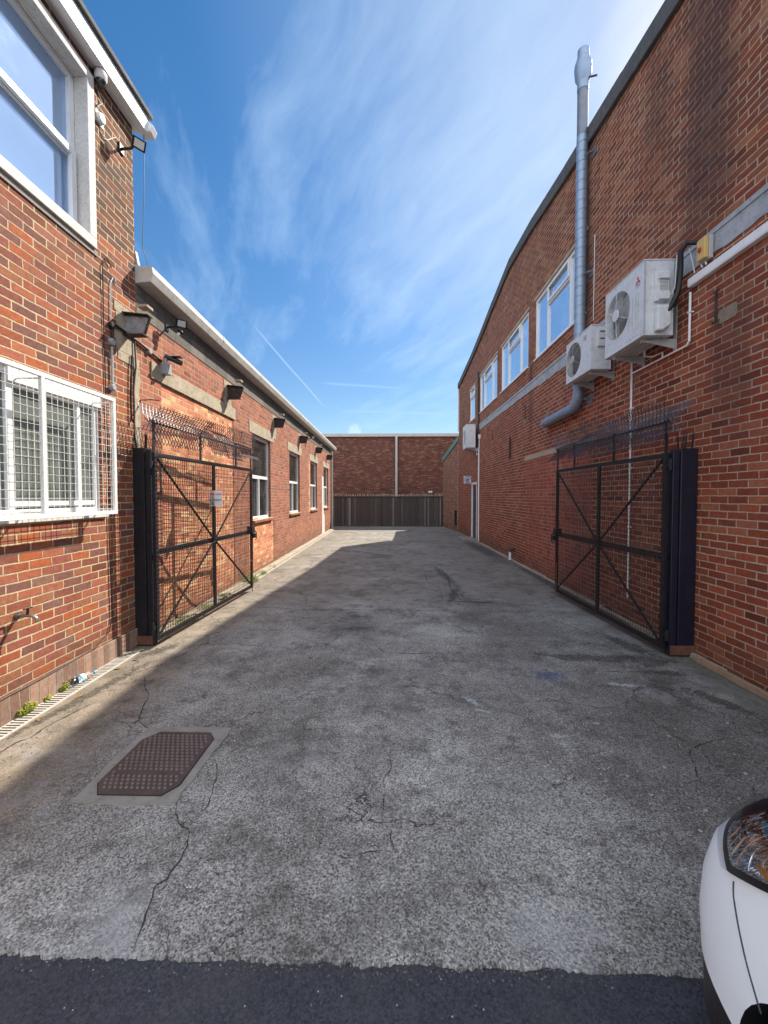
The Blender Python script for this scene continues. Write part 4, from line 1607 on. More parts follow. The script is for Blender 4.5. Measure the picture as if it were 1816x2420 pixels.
# isolator switch, trunking, hoses and pipes of the units
g = thing('isolator_switch', (3.17, 4.33, 4.08), 'small yellow isolator switch box on the pale render band', 'switch')
m = MB(RW)
m.box(.02, .06, 4.26, 4.39, 4.12, 4.35)
m.build('back_box', ac_grey, g, bevel=.005)
m = MB(RW)
m.box(.061, .105, 4.27, 4.38, 4.13, 4.34)
m.build('housing', yellow_box, g, bevel=.008)
m = MB(RW)
m.box(.106, .125, 4.31, 4.34, 4.21, 4.25)
m.build('knob', red_mark, g, bevel=.004)
m = MB(RW)
m.prism([(.001, .5, 3.965), (.058, .5, 3.965), (.064, .5, 3.985), (.064, .5, 4.05), (.05, .5, 4.062), (.001, .5, 4.062)], (0, 4.06, 0))
tag(m.build('cable_trunking', white_upvc, org=(3.2, 2.5, 3.96), bevel=.004), 'long white plastic trunking under the render band at the right edge', 'trunking')
m = MB(RW)
m.tube([(.07, 4.42, 4.36), (.14, 4.47, 4.39), (.17, 4.52, 4.33), (.14, 4.56, 4.2), (.13, 4.585, 4.05), (.14, 4.60, 3.93), (.17, 4.63, 3.83), (.22, 4.66, 3.74)], [.022, .026, .028, .028, .028, .028, .027, .026], 10)
tag(m.build('insulated_hose', cable_m, org=(3.1, 4.55, 4.0), smooth=True), 'thick black insulated hose curving into the nearest air conditioner', 'hose')
m = MB(RW)
m.tube([(.07, 4.30, 4.10), (.06, 4.30, 4.07)], .008, 6)
m.tube([(.07, 4.36, 4.10), (.06, 4.35, 4.07)], .008, 6)
m.tube([(.06, 4.46, 4.07), (.08, 4.47, 4.2), (.10, 4.50, 4.36), (.19, 4.545, 4.3), (.18, 4.575, 4.15), (.17, 4.60, 4.0), (.18, 4.62, 3.94), (.24, 4.67, 3.93)], .006, 6)
tag(m.build('white_cable', cable_white, org=(3.1, 4.4, 4.1), smooth=True), 'thin white cables looping from the yellow switch to the trunking', 'cable')
m = MB(RW)
m.tube([(.03, 4.56, 3.92), (.03, 4.56, 3.40), (.03, 4.60, 3.365), (.03, 5.60, 3.365)], .012, 8)
m.tube([(.03, 5.0, 3.375), (.03, 5.0, 3.43), (.03, 5.18, 3.44), (.12, 5.2, 3.45), (.12, 5.2, 3.52)], .011, 8)
m.tube([(.03, 5.63, 3.62), (.03, 5.63, .34)], .0125, 8)
m.box(0.0, .045, 4.54, 4.58, 3.70, 3.715)
for z in (2.9, 2.1, 1.3, .6):
    m.box(0.0, .045, 5.61, 5.65, z, z + .012)
tag(m.build('condensate_pipe', white_upvc, org=(3.2, 5.6, .34), smooth=True), 'thin white condensate pipe dropping down the wall behind the right gate', 'pipe')
m = MB(RW)
m.tube([(.03, 15.52, 6.35), (.035, 15.5, 6.0), (.03, 15.5, 5.0), (.03, 15.46, 4.6), (.04, 15.42, 3.75)], .03, 8)
tag(m.build('black_cable', cable_m, org=(3.2, 15.5, 3.8), smooth=True), 'black cable running up beside the narrow far window', 'cable')
m = MB(RW)
m.tube([(.03, 15.38, 3.45), (.03, 15.36, .05)], .026, 8)
m.tube([(.03, 15.38, 3.3), (.03, 15.75, 3.3), (.03, 15.76, 3.5)], .02, 8)
m.box(.0, .07, 15.25, 15.35, 3.85, 4.0)
m.tube([(.03, 15.30, 3.85), (.03, 15.33, 3.5), (.03, 15.37, 3.42)], .018, 8)
tag(m.build('drain_pipe', white_upvc, org=(3.2, 15.4, 0), smooth=True), 'thin white waste pipe to the ground beside the blue door', 'pipe')

# silver flue
fl = thing('flue_pipe', (3.11, 7.0, 3.2), 'tall silver spiral flue pipe rising above the warehouse coping', 'flue')
fx, fy = 3.115, 6.99
m = MB()
pts = [(fx, fy, 7.62), (fx, fy, 3.62)]
for k in range(9):
    a = k * PI / 2 / 8
    pts.append((fx, fy + .26 * (1 - math.cos(a)), 3.50 - .26 * math.sin(a)))
m.tube(pts, .086, 24)
m.build('riser', galv, fl, smooth=True)
m = MB()
m.tube([(fx, fy + .26, 3.24), (fx, fy + 1.45, 3.215), (fx + .02, fy + 1.56, 3.22), (fx + .1, fy + 1.66, 3.26)], .086, 24)
m.build('horizontal_run', galv, fl, smooth=True)
m = MB()
z = 3.75
k = 0
while z < 7.6:
    pr = [(fx + .0885 * math.cos(a * PI / 12), fy + .0885 * math.sin(a * PI / 12), z + .055 * a / 24) for a in range(25)]
    m.tube(pr, .0022, 5)
    z += .155
for k in range(9):
    y = fy + .32 + k * .14
    pr = [(fx + .088 * math.cos(a * PI / 12), y + .02 * math.sin(a * PI / 12), 3.24 - .003 * k + .088 * math.sin(a * PI / 12)) for a in range(25)]
    m.tube(pr, .0022, 5)
m.build('seam', galv_dull, fl)
m = MB()
m.tube([(fx, fy, 7.6), (fx, fy, 8.42)], .083, 24)
m.build('upper_riser', galv_dull, fl, smooth=True)
m = MB()
m.lathe((fx, fy, 8.36), (0, 0, 1), [(0, .088), (.12, .088), (.14, .092), (.20, .122), (.34, .136), (.42, .128), (.50, .10), (.56, .09), (.64, .088), (.66, .07), (.66, 0)], 28)
m.build('cowl', galv, fl, smooth=True)
m = MB()
m.tube([(fx + .07, fy - .06, 8.52), (fx + .16, fy - .14, 8.47)], .014, 8)
m.build('drain_stub', rust, fl)
for z in (7.25, 5.35, 3.3):
    m = MB()
    m.box(fx + .05, 3.237, fy - .16, fy - .13, z, z + .03)
    m.tube([(fx - .0, fy - .095, z + .015), (3.23, fy - .19, z + .015)], .006, 6)
    m.box(3.228, 3.238, fy - .24, fy - .08, z - .06, z + .06)
    m.build('stand_off', galv_dull, fl)
m = MB()
m.tube([(3.23, 6.75, 5.9), (3.23, 6.76, 4.55)], .007, 6)
tag(m.build('thin_cable', cable_white, org=(3.23, 6.75, 4.5)), 'thin pale cable fixed down the wall beside the silver flue', 'cable')

# projecting sign above the door
g = thing('projecting_sign', (3.1, 17.0, 2.4), 'square pale blue projecting sign with a circled letter e above the blue door', 'sign')
m = MB()
m.box(2.94, 3.24, 17.0, 17.03, 2.25, 2.56)
m.build('panel', sign_white, g, bevel=.004)
m = MB()
cx, cz = 3.10, 2.41
pts = [(cx + .125 * math.cos(a), 16.992, cz + .125 * math.sin(a)) for a in [R(-60) - i * R(300) / 30 for i in range(31)]]
m.tube(pts, .011, 6)
m.build('ring', sign_blue, g)
text_mesh('e', .27, sign_blue, g, (cx - .005, 16.994, cz - .0), (1, 0, 0), (0, 0, 1), 'letter', .004, .004)

# stub pipe at the foot of the wall, and loose timber board
g = thing('stub_pipe', (3.17, 10.95, 0), 'short white waste pipe poking out at the foot of the right wall', 'pipe')
m = MB()
m.tube([(3.24, 10.95, .33), (3.15, 10.95, .30), (3.13, 10.95, .24)], .045, 10)
m.build('elbow', rust_dark, g, smooth=True)
m = MB()
m.tube([(3.13, 10.95, .25), (3.13, 10.95, .03)], .032, 10)
m.build('pipe', white_upvc, g, smooth=True)
m = MB()
m.prism([(3.14, 1.6, 0.004), (3.185, 1.6, 0.004), (3.185, 1.6, .062), (3.14, 1.6, .062)], (.0, 2.72, 0))
tag(m.build('timber_board', timber, org=(3.16, 3.0, 0), bevel=.004), 'long weathered timber board lying at the foot of the right wall', 'board')
# ------------------------------------------------------------------ manhole cover
g = thing('manhole_cover', (-1.51, 2.59, 0), 'brown studded rectangular manhole cover set in a pale concrete patch', 'manhole cover')
m = MB()
pt = []
rnd = random.Random(2)
base = [(-1.80, 2.215), (-1.50, 2.20), (-1.215, 2.215), (-1.20, 2.6), (-1.185, 2.965), (-1.5, 2.97), (-1.80, 2.965), (-1.825, 2.6)]
for i in range(8):
    a, b = base[i], base[(i + 1) % 8]
    for j in range(14):
        t = j / 14
        x, y = a[0] + (b[0] - a[0]) * t, a[1] + (b[1] - a[1]) * t
        pt.append((x + .018 * mnoise.noise(Vector((x * 11, y * 11, 0))), y + .018 * mnoise.noise(Vector((x * 11, y * 11, 5))), -.01))
m.prism(pt, (0, 0, .016))
m.build('concrete_patch', patch_m, g)
oc = [(-1.69, 2.275), (-1.325, 2.275), (-1.262, 2.36), (-1.262, 2.82), (-1.32, 2.895), (-1.68, 2.895), (-1.758, 2.80), (-1.758, 2.37)]
ccx, ccy = -1.51, 2.585
m = MB()
m.prism([(ccx + (x - ccx) * 1.018, ccy + (y - ccy) * 1.018, .0) for x, y in oc], (0, 0, .0085))
m.build('frame', drain_dark, g)
m = MB()
m.prism([(x, y, .0) for x, y in oc], (0, 0, .013))


def in_oct(x, y, q=.022):
    return -1.758 + q < x < -1.262 - q and 2.275 + q < y < 2.895 - q and abs(x - ccx) / .248 + abs(y - ccy) / .31 < 1.68


for i in range(15):
    for j in range(19):
        x = -1.740 + .0328 * (i + (.5 if j % 2 else 0))
        y = 2.295 + .0325 * j
        if not in_oct(x, y):
            continue
        if (abs(y - 2.45) < .014 or abs(y - 2.735) < .014) and abs(x - ccx) < .19:
            continue
        m.mi = 1
        m.lathe((x, y, .0125), (0, 0, 1), [(0, .0108), (.005, .0092), (.0075, .005), (.0078, 0)], 8)
m.mi = 0
for yy in (2.45, 2.735):
    m.box(ccx - .19, ccx + .19, yy - .012, yy + .012, .0128, .0145)
m.box(-1.53, -1.49, 2.79, 2.805, .0128, .0150)
m.build('lid', [lid_m, stud_m], g)

# ------------------------------------------------------------------ linear drain along the left wall
g = thing('drain_channel', (-2.86, 3.2, 0), 'slotted pale drain grating along the foot of the left wall', 'drain')
m = MB(LW)
s = 1.0
m.box(.018, .032, 1.0, 4.42, -.01, .010)
m.box(.148, .163, 1.0, 4.42, -.01, .010)
while s < 4.4:
    m.box(.0325, .1475, s, s + .016, -.008, .008)
    s += .034
m.build('grating', drain_m, g)
m = MB(LW)
m.box(.03, .15, 1.0, 4.42, .0006, .0026)
m.build('trough', drain_dark, g)

# plastic bottle lying on the grating
g = thing('plastic_bottle', (-2.86, 3.7, .04), 'empty clear plastic bottle with blue cap lying on the drain grating', 'bottle')
p0, p1 = Vector((-2.885, 3.58, .046)), Vector((-2.845, 3.83, .040))
ax = (p1 - p0).normalized()
m = MB()
m.lathe(p0, ax, [(.0, 0), (0, .026), (.008, .034), (.05, .035), (.06, .0325), (.07, .035), (.1, .035), (.11, .0325), (.12, .035), (.165, .034), (.20, .022), (.215, .013), (.232, .013)], 18)
m.build('body', bottle_m, g, smooth=True)
m = MB()
m.lathe(p0, ax, [(.231, .0), (.231, .0145), (.25, .0145), (.25, 0)], 14)
m.build('cap', simple('cap_blue', (.10, .42, .75), .35), g)
m = MB()
m.lathe(p0, ax, [(.085, .0355), (.125, .0355)], 18)
m.build('wrapper', simple('wrap_blue', (.45, .68, .80), .4), g)

# outside tap
g = thing('garden_tap', LW(.0, 3.15, .77), 'small metal outside tap on the left wall below the caged window', 'tap')
m = MB(LW)
m.lathe(LW(.002, 3.12, .79), (1, 0, 0), [(0, .03), (.012, .028), (.014, .012)], 14)
m.tube([(.0, 3.12, .79), (.07, 3.12, .79), (.115, 3.13, .785), (.14, 3.135, .765), (.142, 3.137, .735)], [.013, .014, .013, .012, .013], 10)
m.build('spout', brass, g, smooth=True)
m = MB(LW)
m.tube([(.08, 3.12, .79), (.085, 3.12, .845)], .009, 8)
m.tube([(.085, 3.08, .85), (.085, 3.16, .846)], .006, 6)
m.build('handle', black_metal, g, smooth=True)

# ------------------------------------------------------------------ white window guard
g = thing('window_guard', LW(.16, 3, 1.5), 'white welded mesh guard standing off the ground floor window', 'window guard')
m = MB(LW)
za, zb, sa, sb = 1.545, 2.69, 1.6, 4.05
m.box(.165, .195, sa, sb, za, za + .035)
m.box(.165, .195, sa, sb, zb - .035, zb)
for s in (sa, 3.17, sb - .035):
    m.box(.1655, .1945, s, s + .035, za + .035, zb - .035)
m.build('frame', white_paint, g, bevel=.003)
m = MB(LW)
s = sa + .06
while s < sb - .04:
    m.wire((.179, s, za + .03), (.179, s, zb - .03), .0024)
    s += .058
z = za + .035 + .06
while z < zb - .04:
    m.wire((.183, sa + .02, z), (.183, sb - .02, z), .0024)
    z += .0635
m.build('mesh', white_paint, g)
for s in (sb - .02, 3.19):
    for z in (za + .05, zb - .05):
        m = MB(LW)
        m.tube([(.0, s - .02, z), (.165, s - .02, z)], .008, 6)
        m.build('stand_off', white_paint, g)

# ------------------------------------------------------------------ lights, cameras and cables on the left walls


def flood(xf, o, s, z, yaw, size, label, pir=False, name='floodlight'):
    g = thing(name, xf(o, s, z), label, 'floodlight', 'floodlights on the left walls')
    c = Vector(xf(o, s, z))
    d = Vector((math.cos(yaw), math.sin(yaw), -.55)).normalized()     # beam direction
    sx = Vector((-math.sin(yaw), math.cos(yaw), 0))
    up = sx.cross(d)
    if up.z < 0:
        up = -up
    m = MB()
    w, h, t = size, size * .78, size * .28

    def P(a, b, e):
        return tuple(c + sx * a + up * b + d * e)
    m.prism([P(-w / 2, -h / 2, 0), P(w / 2, -h / 2, 0), P(w / 2, h / 2, 0), P(-w / 2, h / 2, 0)], tuple(d * .02))
    m.prism([P(-w * .35, -h * .35, -t), P(w * .35, -h * .35, -t), P(w * .35, h * .35, -t), P(-w * .35, h * .35, -t)], tuple(d * (t - .0005)))
    for k in range(5):
        q = -w * .3 + k * w * .15
        m.prism([P(q, -h * .42, -t * .8), P(q + .006, -h * .42, -t * .8), P(q + .006, h * .42, -t * .8), P(q, h * .42, -t * .8)], tuple(d * t * .75))
    m.build('housing', black_plastic, g, bevel=.006)
    m = MB()
    m.prism([P(-w * .36, -h * .36, .0205), P(w * .36, -h * .36, .0205), P(w * .36, h * .36, .0205), P(-w * .36, h * .36, .0205)], tuple(d * .003))
    m.build('lens', lens_m, g)
    m = MB(xf)
    m.box(0.0, .02, s - .04, s + .04, z - .10, z - .0)
    m.tube([(.01, s, z - .05), (o * .55, s, z - .045), (o * .8, s, z - .01)], .014, 8)
    m.build('bracket', black_plastic, g, bevel=.004)
    if pir:
        m = MB()
        q = c - Vector((.02, 0, .12))
        m.lathe(q + Vector((0, 0, .03)), (.4, -.3, -1), [(0, .02), (.02, .032), (.05, .034), (.062, .0)], 14)
        m.tube([tuple(c - Vector((.05, 0, .04))), tuple(q)], .012, 6, raw=True)
        m.build('motion_sensor', black_plastic, g, smooth=True)
        m = MB()
        m.lathe(q + Vector((.0, -.03, -.03)), (.3, -1, -.3), [(0, .022), (.012, .018), (.014, 0)], 12)
        m.build('sensor_lens', white_upvc, g)
    return g


flood(LW, .20, 4.50, 5.53, R(-38), .135, 'square black floodlight on the tall building below the white fascia')
flood(LW, .20, 5.38, 3.98, R(-45), .135, 'black floodlight with motion sensor under the gutter near the first beam stub', pir=True)
flood(LW, .22, 14.9, 3.85, R(-40), .14, 'small black floodlight under the gutter toward the far end')

g = thing('dome_camera', LW(.07, 4.12, 5.86), 'round white and black dome camera tucked under the white fascia', 'camera')
m = MB(LW)
c = LW(.075, 4.10, 5.80)
m.lathe(c, (0, 0, 1), [(0, .047), (.02, .055), (.07, .055), (.095, .04), (.097, 0)], 20)
m.build('body', old_white, g, smooth=True)
m = MB(LW)
m.lathe(c, (0, 0, -1), [(-.001, .047), (.02, .044), (.045, .03), (.055, 0)], 20)
m.build('dome', glass_dark, g, smooth=True)
m = MB(LW)
m.box(0, .03, 4.06, 4.14, 5.82, 5.88)
m.build('mount', black_plastic, g)
g = thing('wall_sounder', LW(.03, 4.17, 5.47), 'small oval white sounder on the brickwork beside the upper window', 'sounder')
m = MB(LW)
m.lathe(LW(.0, 4.165, 5.50), (1, 0, 0), [(0, .05), (.03, .052), (.045, .04), (.05, 0)], 20)
m.build('dome', white_paint, g, smooth=True)
m = MB(LW)
m.box(.0, .012, 4.11, 4.22, 5.44, 5.56)
m.build('base', grey_plastic, g)

g = thing('bullet_camera', LW(.12, 5.30, 3.4), 'grey and black bullet camera above the concrete lintel near the gate', 'camera')
m = MB(LW)
m.box(.0, .10, 5.22, 5.32, 3.28, 3.42)
m.build('junction_box', grey_plastic, g, bevel=.008)
m = MB(LW)
m.tube([(.05, 5.25, 3.42), (.06, 5.25, 3.50)], .028, 10)
m.build('arm', grey_plastic, g, smooth=True)
m = MB(LW)
m.tube([(.05, 5.24, 3.51), (.23, 5.34, 3.445)], .033, 12)
m.box(.04, .245, 5.245, 5.33, 3.505, 3.515)
m.build('barrel', black_plastic, g, smooth=True)

# conduit with round boxes
g = thing('conduit', LW(.02, 4.4, 3.4), 'grey and black conduit with round boxes below the first beam stub', 'conduit')
m = MB(LW)
m.tube([(.02, 4.32, 3.53), (.02, 4.75, 3.50), (.02, 5.22, 3.44)], .014, 8)
m.tube([(.02, 4.28, 3.50), (.02, 4.28, 3.30)], .012, 8)
m.build('black_tube', cable_m, g, smooth=True)
m = MB(LW)
m.tube([(.02, 4.27, 3.28), (.02, 4.27, 2.90)], .012, 8)
m.build('grey_tube', ac_grey, g, smooth=True)
for (s, z) in ((4.27, 3.33), (4.27, 2.86), (4.95, 3.47), (4.27, 3.5)):
    m = MB(LW)
    m.lathe(LW(.0, s, z), (1, 0, 0), [(0, .036), (.035, .036), (.042, .028), (.042, 0)], 14)
    m.build('round_box', grey_plastic if z != 3.5 else black_plastic, g)


def cable(name, pts, r, mat, label, xf=LW, wob=.006, seed=0, cat='cable'):
    P = []
    for a, b in zip(pts, pts[1:]):
        n = max(2, int(math.dist(a, b) / .09))
        for i in range(n):
            t = i / n
            p = [a[k] + (b[k] - a[k]) * t for k in range(3)]
            P.append((p[0] + abs(wob * .5 * mnoise.noise(Vector((p[1] * 5, p[2] * 5, seed)))), p[1] + wob * mnoise.noise(Vector((p[2] * 4, p[1] * 2, seed + 3))), p[2] + wob * mnoise.noise(Vector((p[1] * 4, p[2] * 2, seed + 9)))))
    P.append(pts[-1])
    m = MB(xf)
    m.tube(P, r, 6)
    return tag(m.build(name, mat, org=xf(*pts[0]), smooth=True), label, cat)


cable('wall_cable', [(.012, 4.30, 4.10), (.012, 4.22, 4.16), (.012, 4.16, 4.05), (.010, 4.17, 2.7), (.012, 4.19, 2.0), (.012, 4.18, 1.3), (.012, 4.20, .45), (.014, 4.15, .32), (.028, 3.95, .24), (.03, 3.4, .216), (.03, 2.0, .214)],
      .0055, cable_m, 'thin black cable dropping down the left wall and along its plinth', seed=2)
cable('wall_cable', [(.012, 4.38, 3.98), (.012, 4.32, 4.02), (.012, 4.28, 3.95), (.012, 4.27, 3.56)], .006, cable_white, 'short pale looped cable above the round conduit boxes', seed=5)
cable('hanging_cable', [(.02, 4.66, 3.48), (.03, 4.66, 3.2), (.02, 4.62, 2.9), (.02, 4.63, 2.65), (.03, 4.60, 2.55), (.02, 4.57, 2.60), (.02, 4.58, 2.9), (.02, 4.60, 3.3)], .009, cable_m, 'black cable looped down beside the mortar joint of the two left buildings', seed=7)
cable('rusty_hook', [(.005, 4.70, 2.70), (.02, 4.76, 2.84), (.12, 4.82, 2.86), (.2, 4.84, 2.85)], .007, rust, 'thin rusty rod sticking out of the left wall above the gate', seed=8, cat='rod')
cable('roof_cable', [(.06, 4.84, 5.93), (.05, 4.85, 5.3), (.035, 4.84, 4.9), (.03, 4.83, 4.62), (.05, 4.87, 4.50), (.06, 4.92, 4.38)], .0035, cable_m, 'thin black cable hanging in front of the sky from fascia to gutter', seed=4)
cable('light_cable', [(.01, 4.15, 5.75), (.02, 4.2, 5.68), (.01, 4.14, 5.6), (.01, 4.15, 5.46), (.01, 4.22, 5.36), (.01, 4.27, 5.38), (.02, 4.40, 5.52)], .004, cable_white, 'thin white cable wriggling between dome camera, sounder and floodlight', seed=6)
g = thing('aerial_amplifier', LW(.03, 4.74, 4.5), 'small grey box clipped to the corner just above the gutter end', 'box')
m = MB(LW)
m.prism([(-.02, 4.735, 4.40), (.03, 4.735, 4.38), (.0, 4.735, 4.54), (-.05, 4.735, 4.56)], (0, .05, 0))
m.build('case', grey_plastic, g, bevel=.006)


# ------------------------------------------------------------------ weeds
def weed(x, y, h, n, mat, label, seed, spread=.06):
    rnd = random.Random(seed)
    m = MB()
    for i in range(n):
        a = rnd.uniform(0, 2 * PI)
        r = spread * math.sqrt(rnd.random())
        hh = h * rnd.uniform(.3, 1) * (1 - .5 * r / spread)
        bx, by = x + r * .5 * math.cos(a), y + r * .9 * math.sin(a)
        tx, ty = bx + rnd.uniform(-.6, .6) * hh, by + rnd.uniform(-.6, .6) * hh
        for k in range(5):
            f = (k + 1) / 5
            px, py, pz = bx + (tx - bx) * f, by + (ty - by) * f, .01 + hh * f
            b = rnd.uniform(0, 2 * PI)
            l = rnd.uniform(.010, .022) * (1 + h)
            dx, dy, dz = l * math.cos(b), l * math.sin(b), rnd.uniform(-.3, .7) * l
            sx, sy = -dy * .38, dx * .38
            m.poly([(px, py, pz), (px + dx * .5 + sx, py + dy * .5 + sy, pz + dz * .6), (px + dx, py + dy, pz + dz), (px + dx * .5 - sx, py + dy * .5 - sy, pz + dz * .6)])
        m.wire((bx, by, 0), (tx, ty, .01 + hh), .0012)
    return tag(m.build('weed', mat, org=(x, y, 0)), label, 'weed', 'weeds growing at the foot of the left walls')


WD = [(2.62, -2.905, .07, 40, leaf_y, 'yellow green weed by the drain grating at the left edge', .07),
      (3.14, -2.90, .11, 70, leaf_y, 'bushy yellow green weed by the drain grating nearest the tap', .08),
      (3.34, -2.905, .05, 30, leaf_y, 'tiny yellow green weed between its bushy neighbour and the bottle', .04),
      (3.52, -2.905, .08, 50, leaf_y, 'small yellow green weed at the bottom of the plastic bottle', .05),
      (4.9, -2.82, .08, 70, leaf_m, 'low green weed behind the hinge end of the left gate', .13),
      (5.45, -2.83, .11, 130, leaf_m, 'spreading green weed behind the left gate below the diagonal brace', .25),
      (6.1, -2.83, .09, 90, leaf_m, 'green weed behind the middle upright of the left gate', .2),
      (6.8, -2.84, .10, 60, leaf_m, 'small green weed behind the free end of the left gate', .12),
      (8.15, -2.86, .20, 190, leaf_m, 'largest green weed clump on the kerb just past the left gate', .30),
      (8.9, -2.88, .14, 100, leaf_m, 'green weed clump under the first tall window', .22),
      (9.8, -2.9, .09, 50, leaf_m, 'low green weed beyond the clump under the first tall window', .15)]
for i, (y, x, h, n, mt, lab, sp) in enumerate(WD):
    weed(x, y, h, n, mt, lab, 20 + i, sp)

# ------------------------------------------------------------------ parked car at the lower right
CX, YC = 1.735, .42
LEV = [(.10, .80, 1.30, -2.35), (.20, .845, 1.385, -2.42), (.32, .862, 1.415, -2.46), (.45, .865, 1.425, -2.48), (.56, .862, 1.415, -2.48), (.66, .855, 1.385, -2.47),
       (.74, .845, 1.33, -2.45), (.81, .832, 1.27, -2.43), (.86, .812, 1.205, -2.41), (.90, .785, 1.09, -2.38), (.93, .75, .92, -2.34), (.955, .71, .60, -2.30), (.965, .64, .2, -2.2)]


def clev(z):
    for p, q in zip(LEV, LEV[1:]):
        if p[0] <= z <= q[0]:
            t = (z - p[0]) / (q[0] - p[0])
            return [p[k] + (q[k] - p[k]) * t for k in range(1, 4)]
    return LEV[-1][1:]


NE = 5.0


def car_pt(th, z, off=0.0):
    a, yf, yb = clev(z)
    c, s = math.cos(th), math.sin(th)
    X_ = (a + off) * math.copysign(abs(c) ** (2 / NE), c)
    b = (yf - YC + off) if s > 0 else (YC - yb + off)
    return (CX + X_, YC + b * math.copysign(abs(s) ** (2 / NE), s), z)


def side_x(y, z, off=0.0):
    a, yf, yb = clev(z)
    q = min(.9995, abs(y - YC) / (yf - YC))
    return CX - (a + off) * (1 - q ** NE) ** (1 / NE)


car = thing('parked_car', (1.735, -.5, 0), 'front corner of a white parked car at the lower right edge', 'car')
m = MB()
TH = []
for k in range(96):
    u = 2 * PI * k / 96
    TH.append(u)
rings = []
for lv in [.335, .34, .36, .38, .41, .45, .50, .56, .61, .66, .70, .74, .775, .81, .835, .86, .88, .90, .915, .93, .943, .955, .965]:
    rings.append([m.v(car_pt(t, lv)) for t in TH])
for p, q in zip(rings, rings[1:]):
    for k in range(96):
        m.f([p[k], p[(k + 1) % 96], q[(k + 1) % 96], q[k]])
m.f(rings[0][::-1])
m.f(rings[-1])
body = m.build('body', carpaint, car, smooth=True)
# wheel arches cut out of the shell
AX = [(.69, 'front'), (-1.75, 'rear')]
cut = MB()
for y, _ in AX:
    cut.lathe((CX - 1.2, y, .30), (1, 0, 0), [(0, 0), (0, .345), (.55, .345), (.55, 0)], 48)
    cut.lathe((CX + 1.2, y, .30), (-1, 0, 0), [(0, 0), (0, .345), (.55, .345), (.55, 0)], 48)
co = cut.build('cutter', gap_m, car)
bm_ = body.modifiers.new('arch', 'BOOLEAN')
bm_.object = co
bm_.operation = 'DIFFERENCE'
bm_.solver = 'EXACT'
for md in list(body.modifiers):
    if md.type == 'EDGE_SPLIT':
        body.modifiers.remove(md)
bpy.context.view_layer.update()
me = bpy.data.meshes.new_from_object(body.evaluated_get(bpy.context.evaluated_depsgraph_get()))
body.modifiers.clear()
body.data = me
me.name = 'body'
es = body.modifiers.new('edges', 'EDGE_SPLIT')
es.split_angle = R(32)
bpy.data.objects.remove(co)
me.materials.clear()
me.materials.append(carpaint)
me.materials.append(car_black)
for p in me.polygons:
    c_ = p.center + Vector((1.735, -.5, 0)) if False else p.center + ORG[car.name]
    p.material_index = 1 if any(math.hypot(c_.y - y, c_.z - .30) < .3449 for y, _ in AX) else 0
# dark skirt under the shell
m = MB()
ra = [m.v((lambda p: (p[0], p[1], .19))(car_pt(t, .19, .022))) for t in TH]
rb = [m.v((lambda p: (p[0], p[1], .34))(car_pt(t, .34, -.004))) for t in TH]
rc = [m.v((CX + (car_pt(t, .17)[0] - CX) * .97, YC + (car_pt(t, .17)[1] - YC) * .98, .11)) for t in TH]
for p, q in ((rc, ra), (ra, rb)):
    for k in range(96):
        th = TH[k]
        yy = car_pt(th, .17)[1]
        if abs(car_pt(th, .17)[0] - CX) > .7 and any(abs(yy - y) < .34 for y, _ in AX):
            continue
        m.f([p[k], p[(k + 1) % 96], q[(k + 1) % 96], q[k]])
m.build('skirt', car_black, car, recalc=False)
for y, nm in AX:
    for sx in (-1, 1):
        m = MB()
        xo = CX + sx * .855
        m.lathe((xo, y, .30), (-sx, 0, 0), [(.0, .19), (.0, .27), (.02, .298), (.10, .30), (.18, .298), (.2, .27), (.2, .19)], 40)
        w = m.build('wheel', tyre, car, smooth=True)
        m = MB()
        m.lathe((xo, y, .30), (-sx, 0, 0), [(.005, .2), (.015, .19), (.06, .18), (.06, .0)], 32)
        for k in range(5):
            a = 2 * PI * k / 5
            c, s = math.cos(a), math.sin(a)
            m.prism([(xo - sx * .012, y + c * .05 - s * .02, .30 + s * .05 + c * .02), (xo - sx * .012, y + c * .185 - s * .028, .30 + s * .185 + c * .028),
                     (xo - sx * .012, y + c * .185 + s * .028, .30 + s * .185 - c * .028), (xo - sx * .012, y + c * .05 + s * .02, .30 + s * .05 - c * .02)], (-sx * .03, 0, 0))
        m.lathe((xo - sx * .008, y, .30), (-sx, 0, 0), [(0, 0), (0, .05), (.03, .055)], 20)
        m.build('rim', alloy, w)
# greenhouse
m = MB()
GL = [(.935, .74, .55, -2.28, 5), (1.12, .70, .12, -2.22, 5), (1.30, .64, -.25, -2.1, 4.5), (1.42, .585, -.52, -1.95, 4)]


def gpt(th, z, a, yf, yb, n, yc=-.9):
    c, s = math.cos(th), math.sin(th)
    b = (yf - yc) if s > 0 else (yc - yb)
    return (CX + a * math.copysign(abs(c) ** (2 / n), c), yc + b * math.copysign(abs(s) ** (2 / n), s), z)


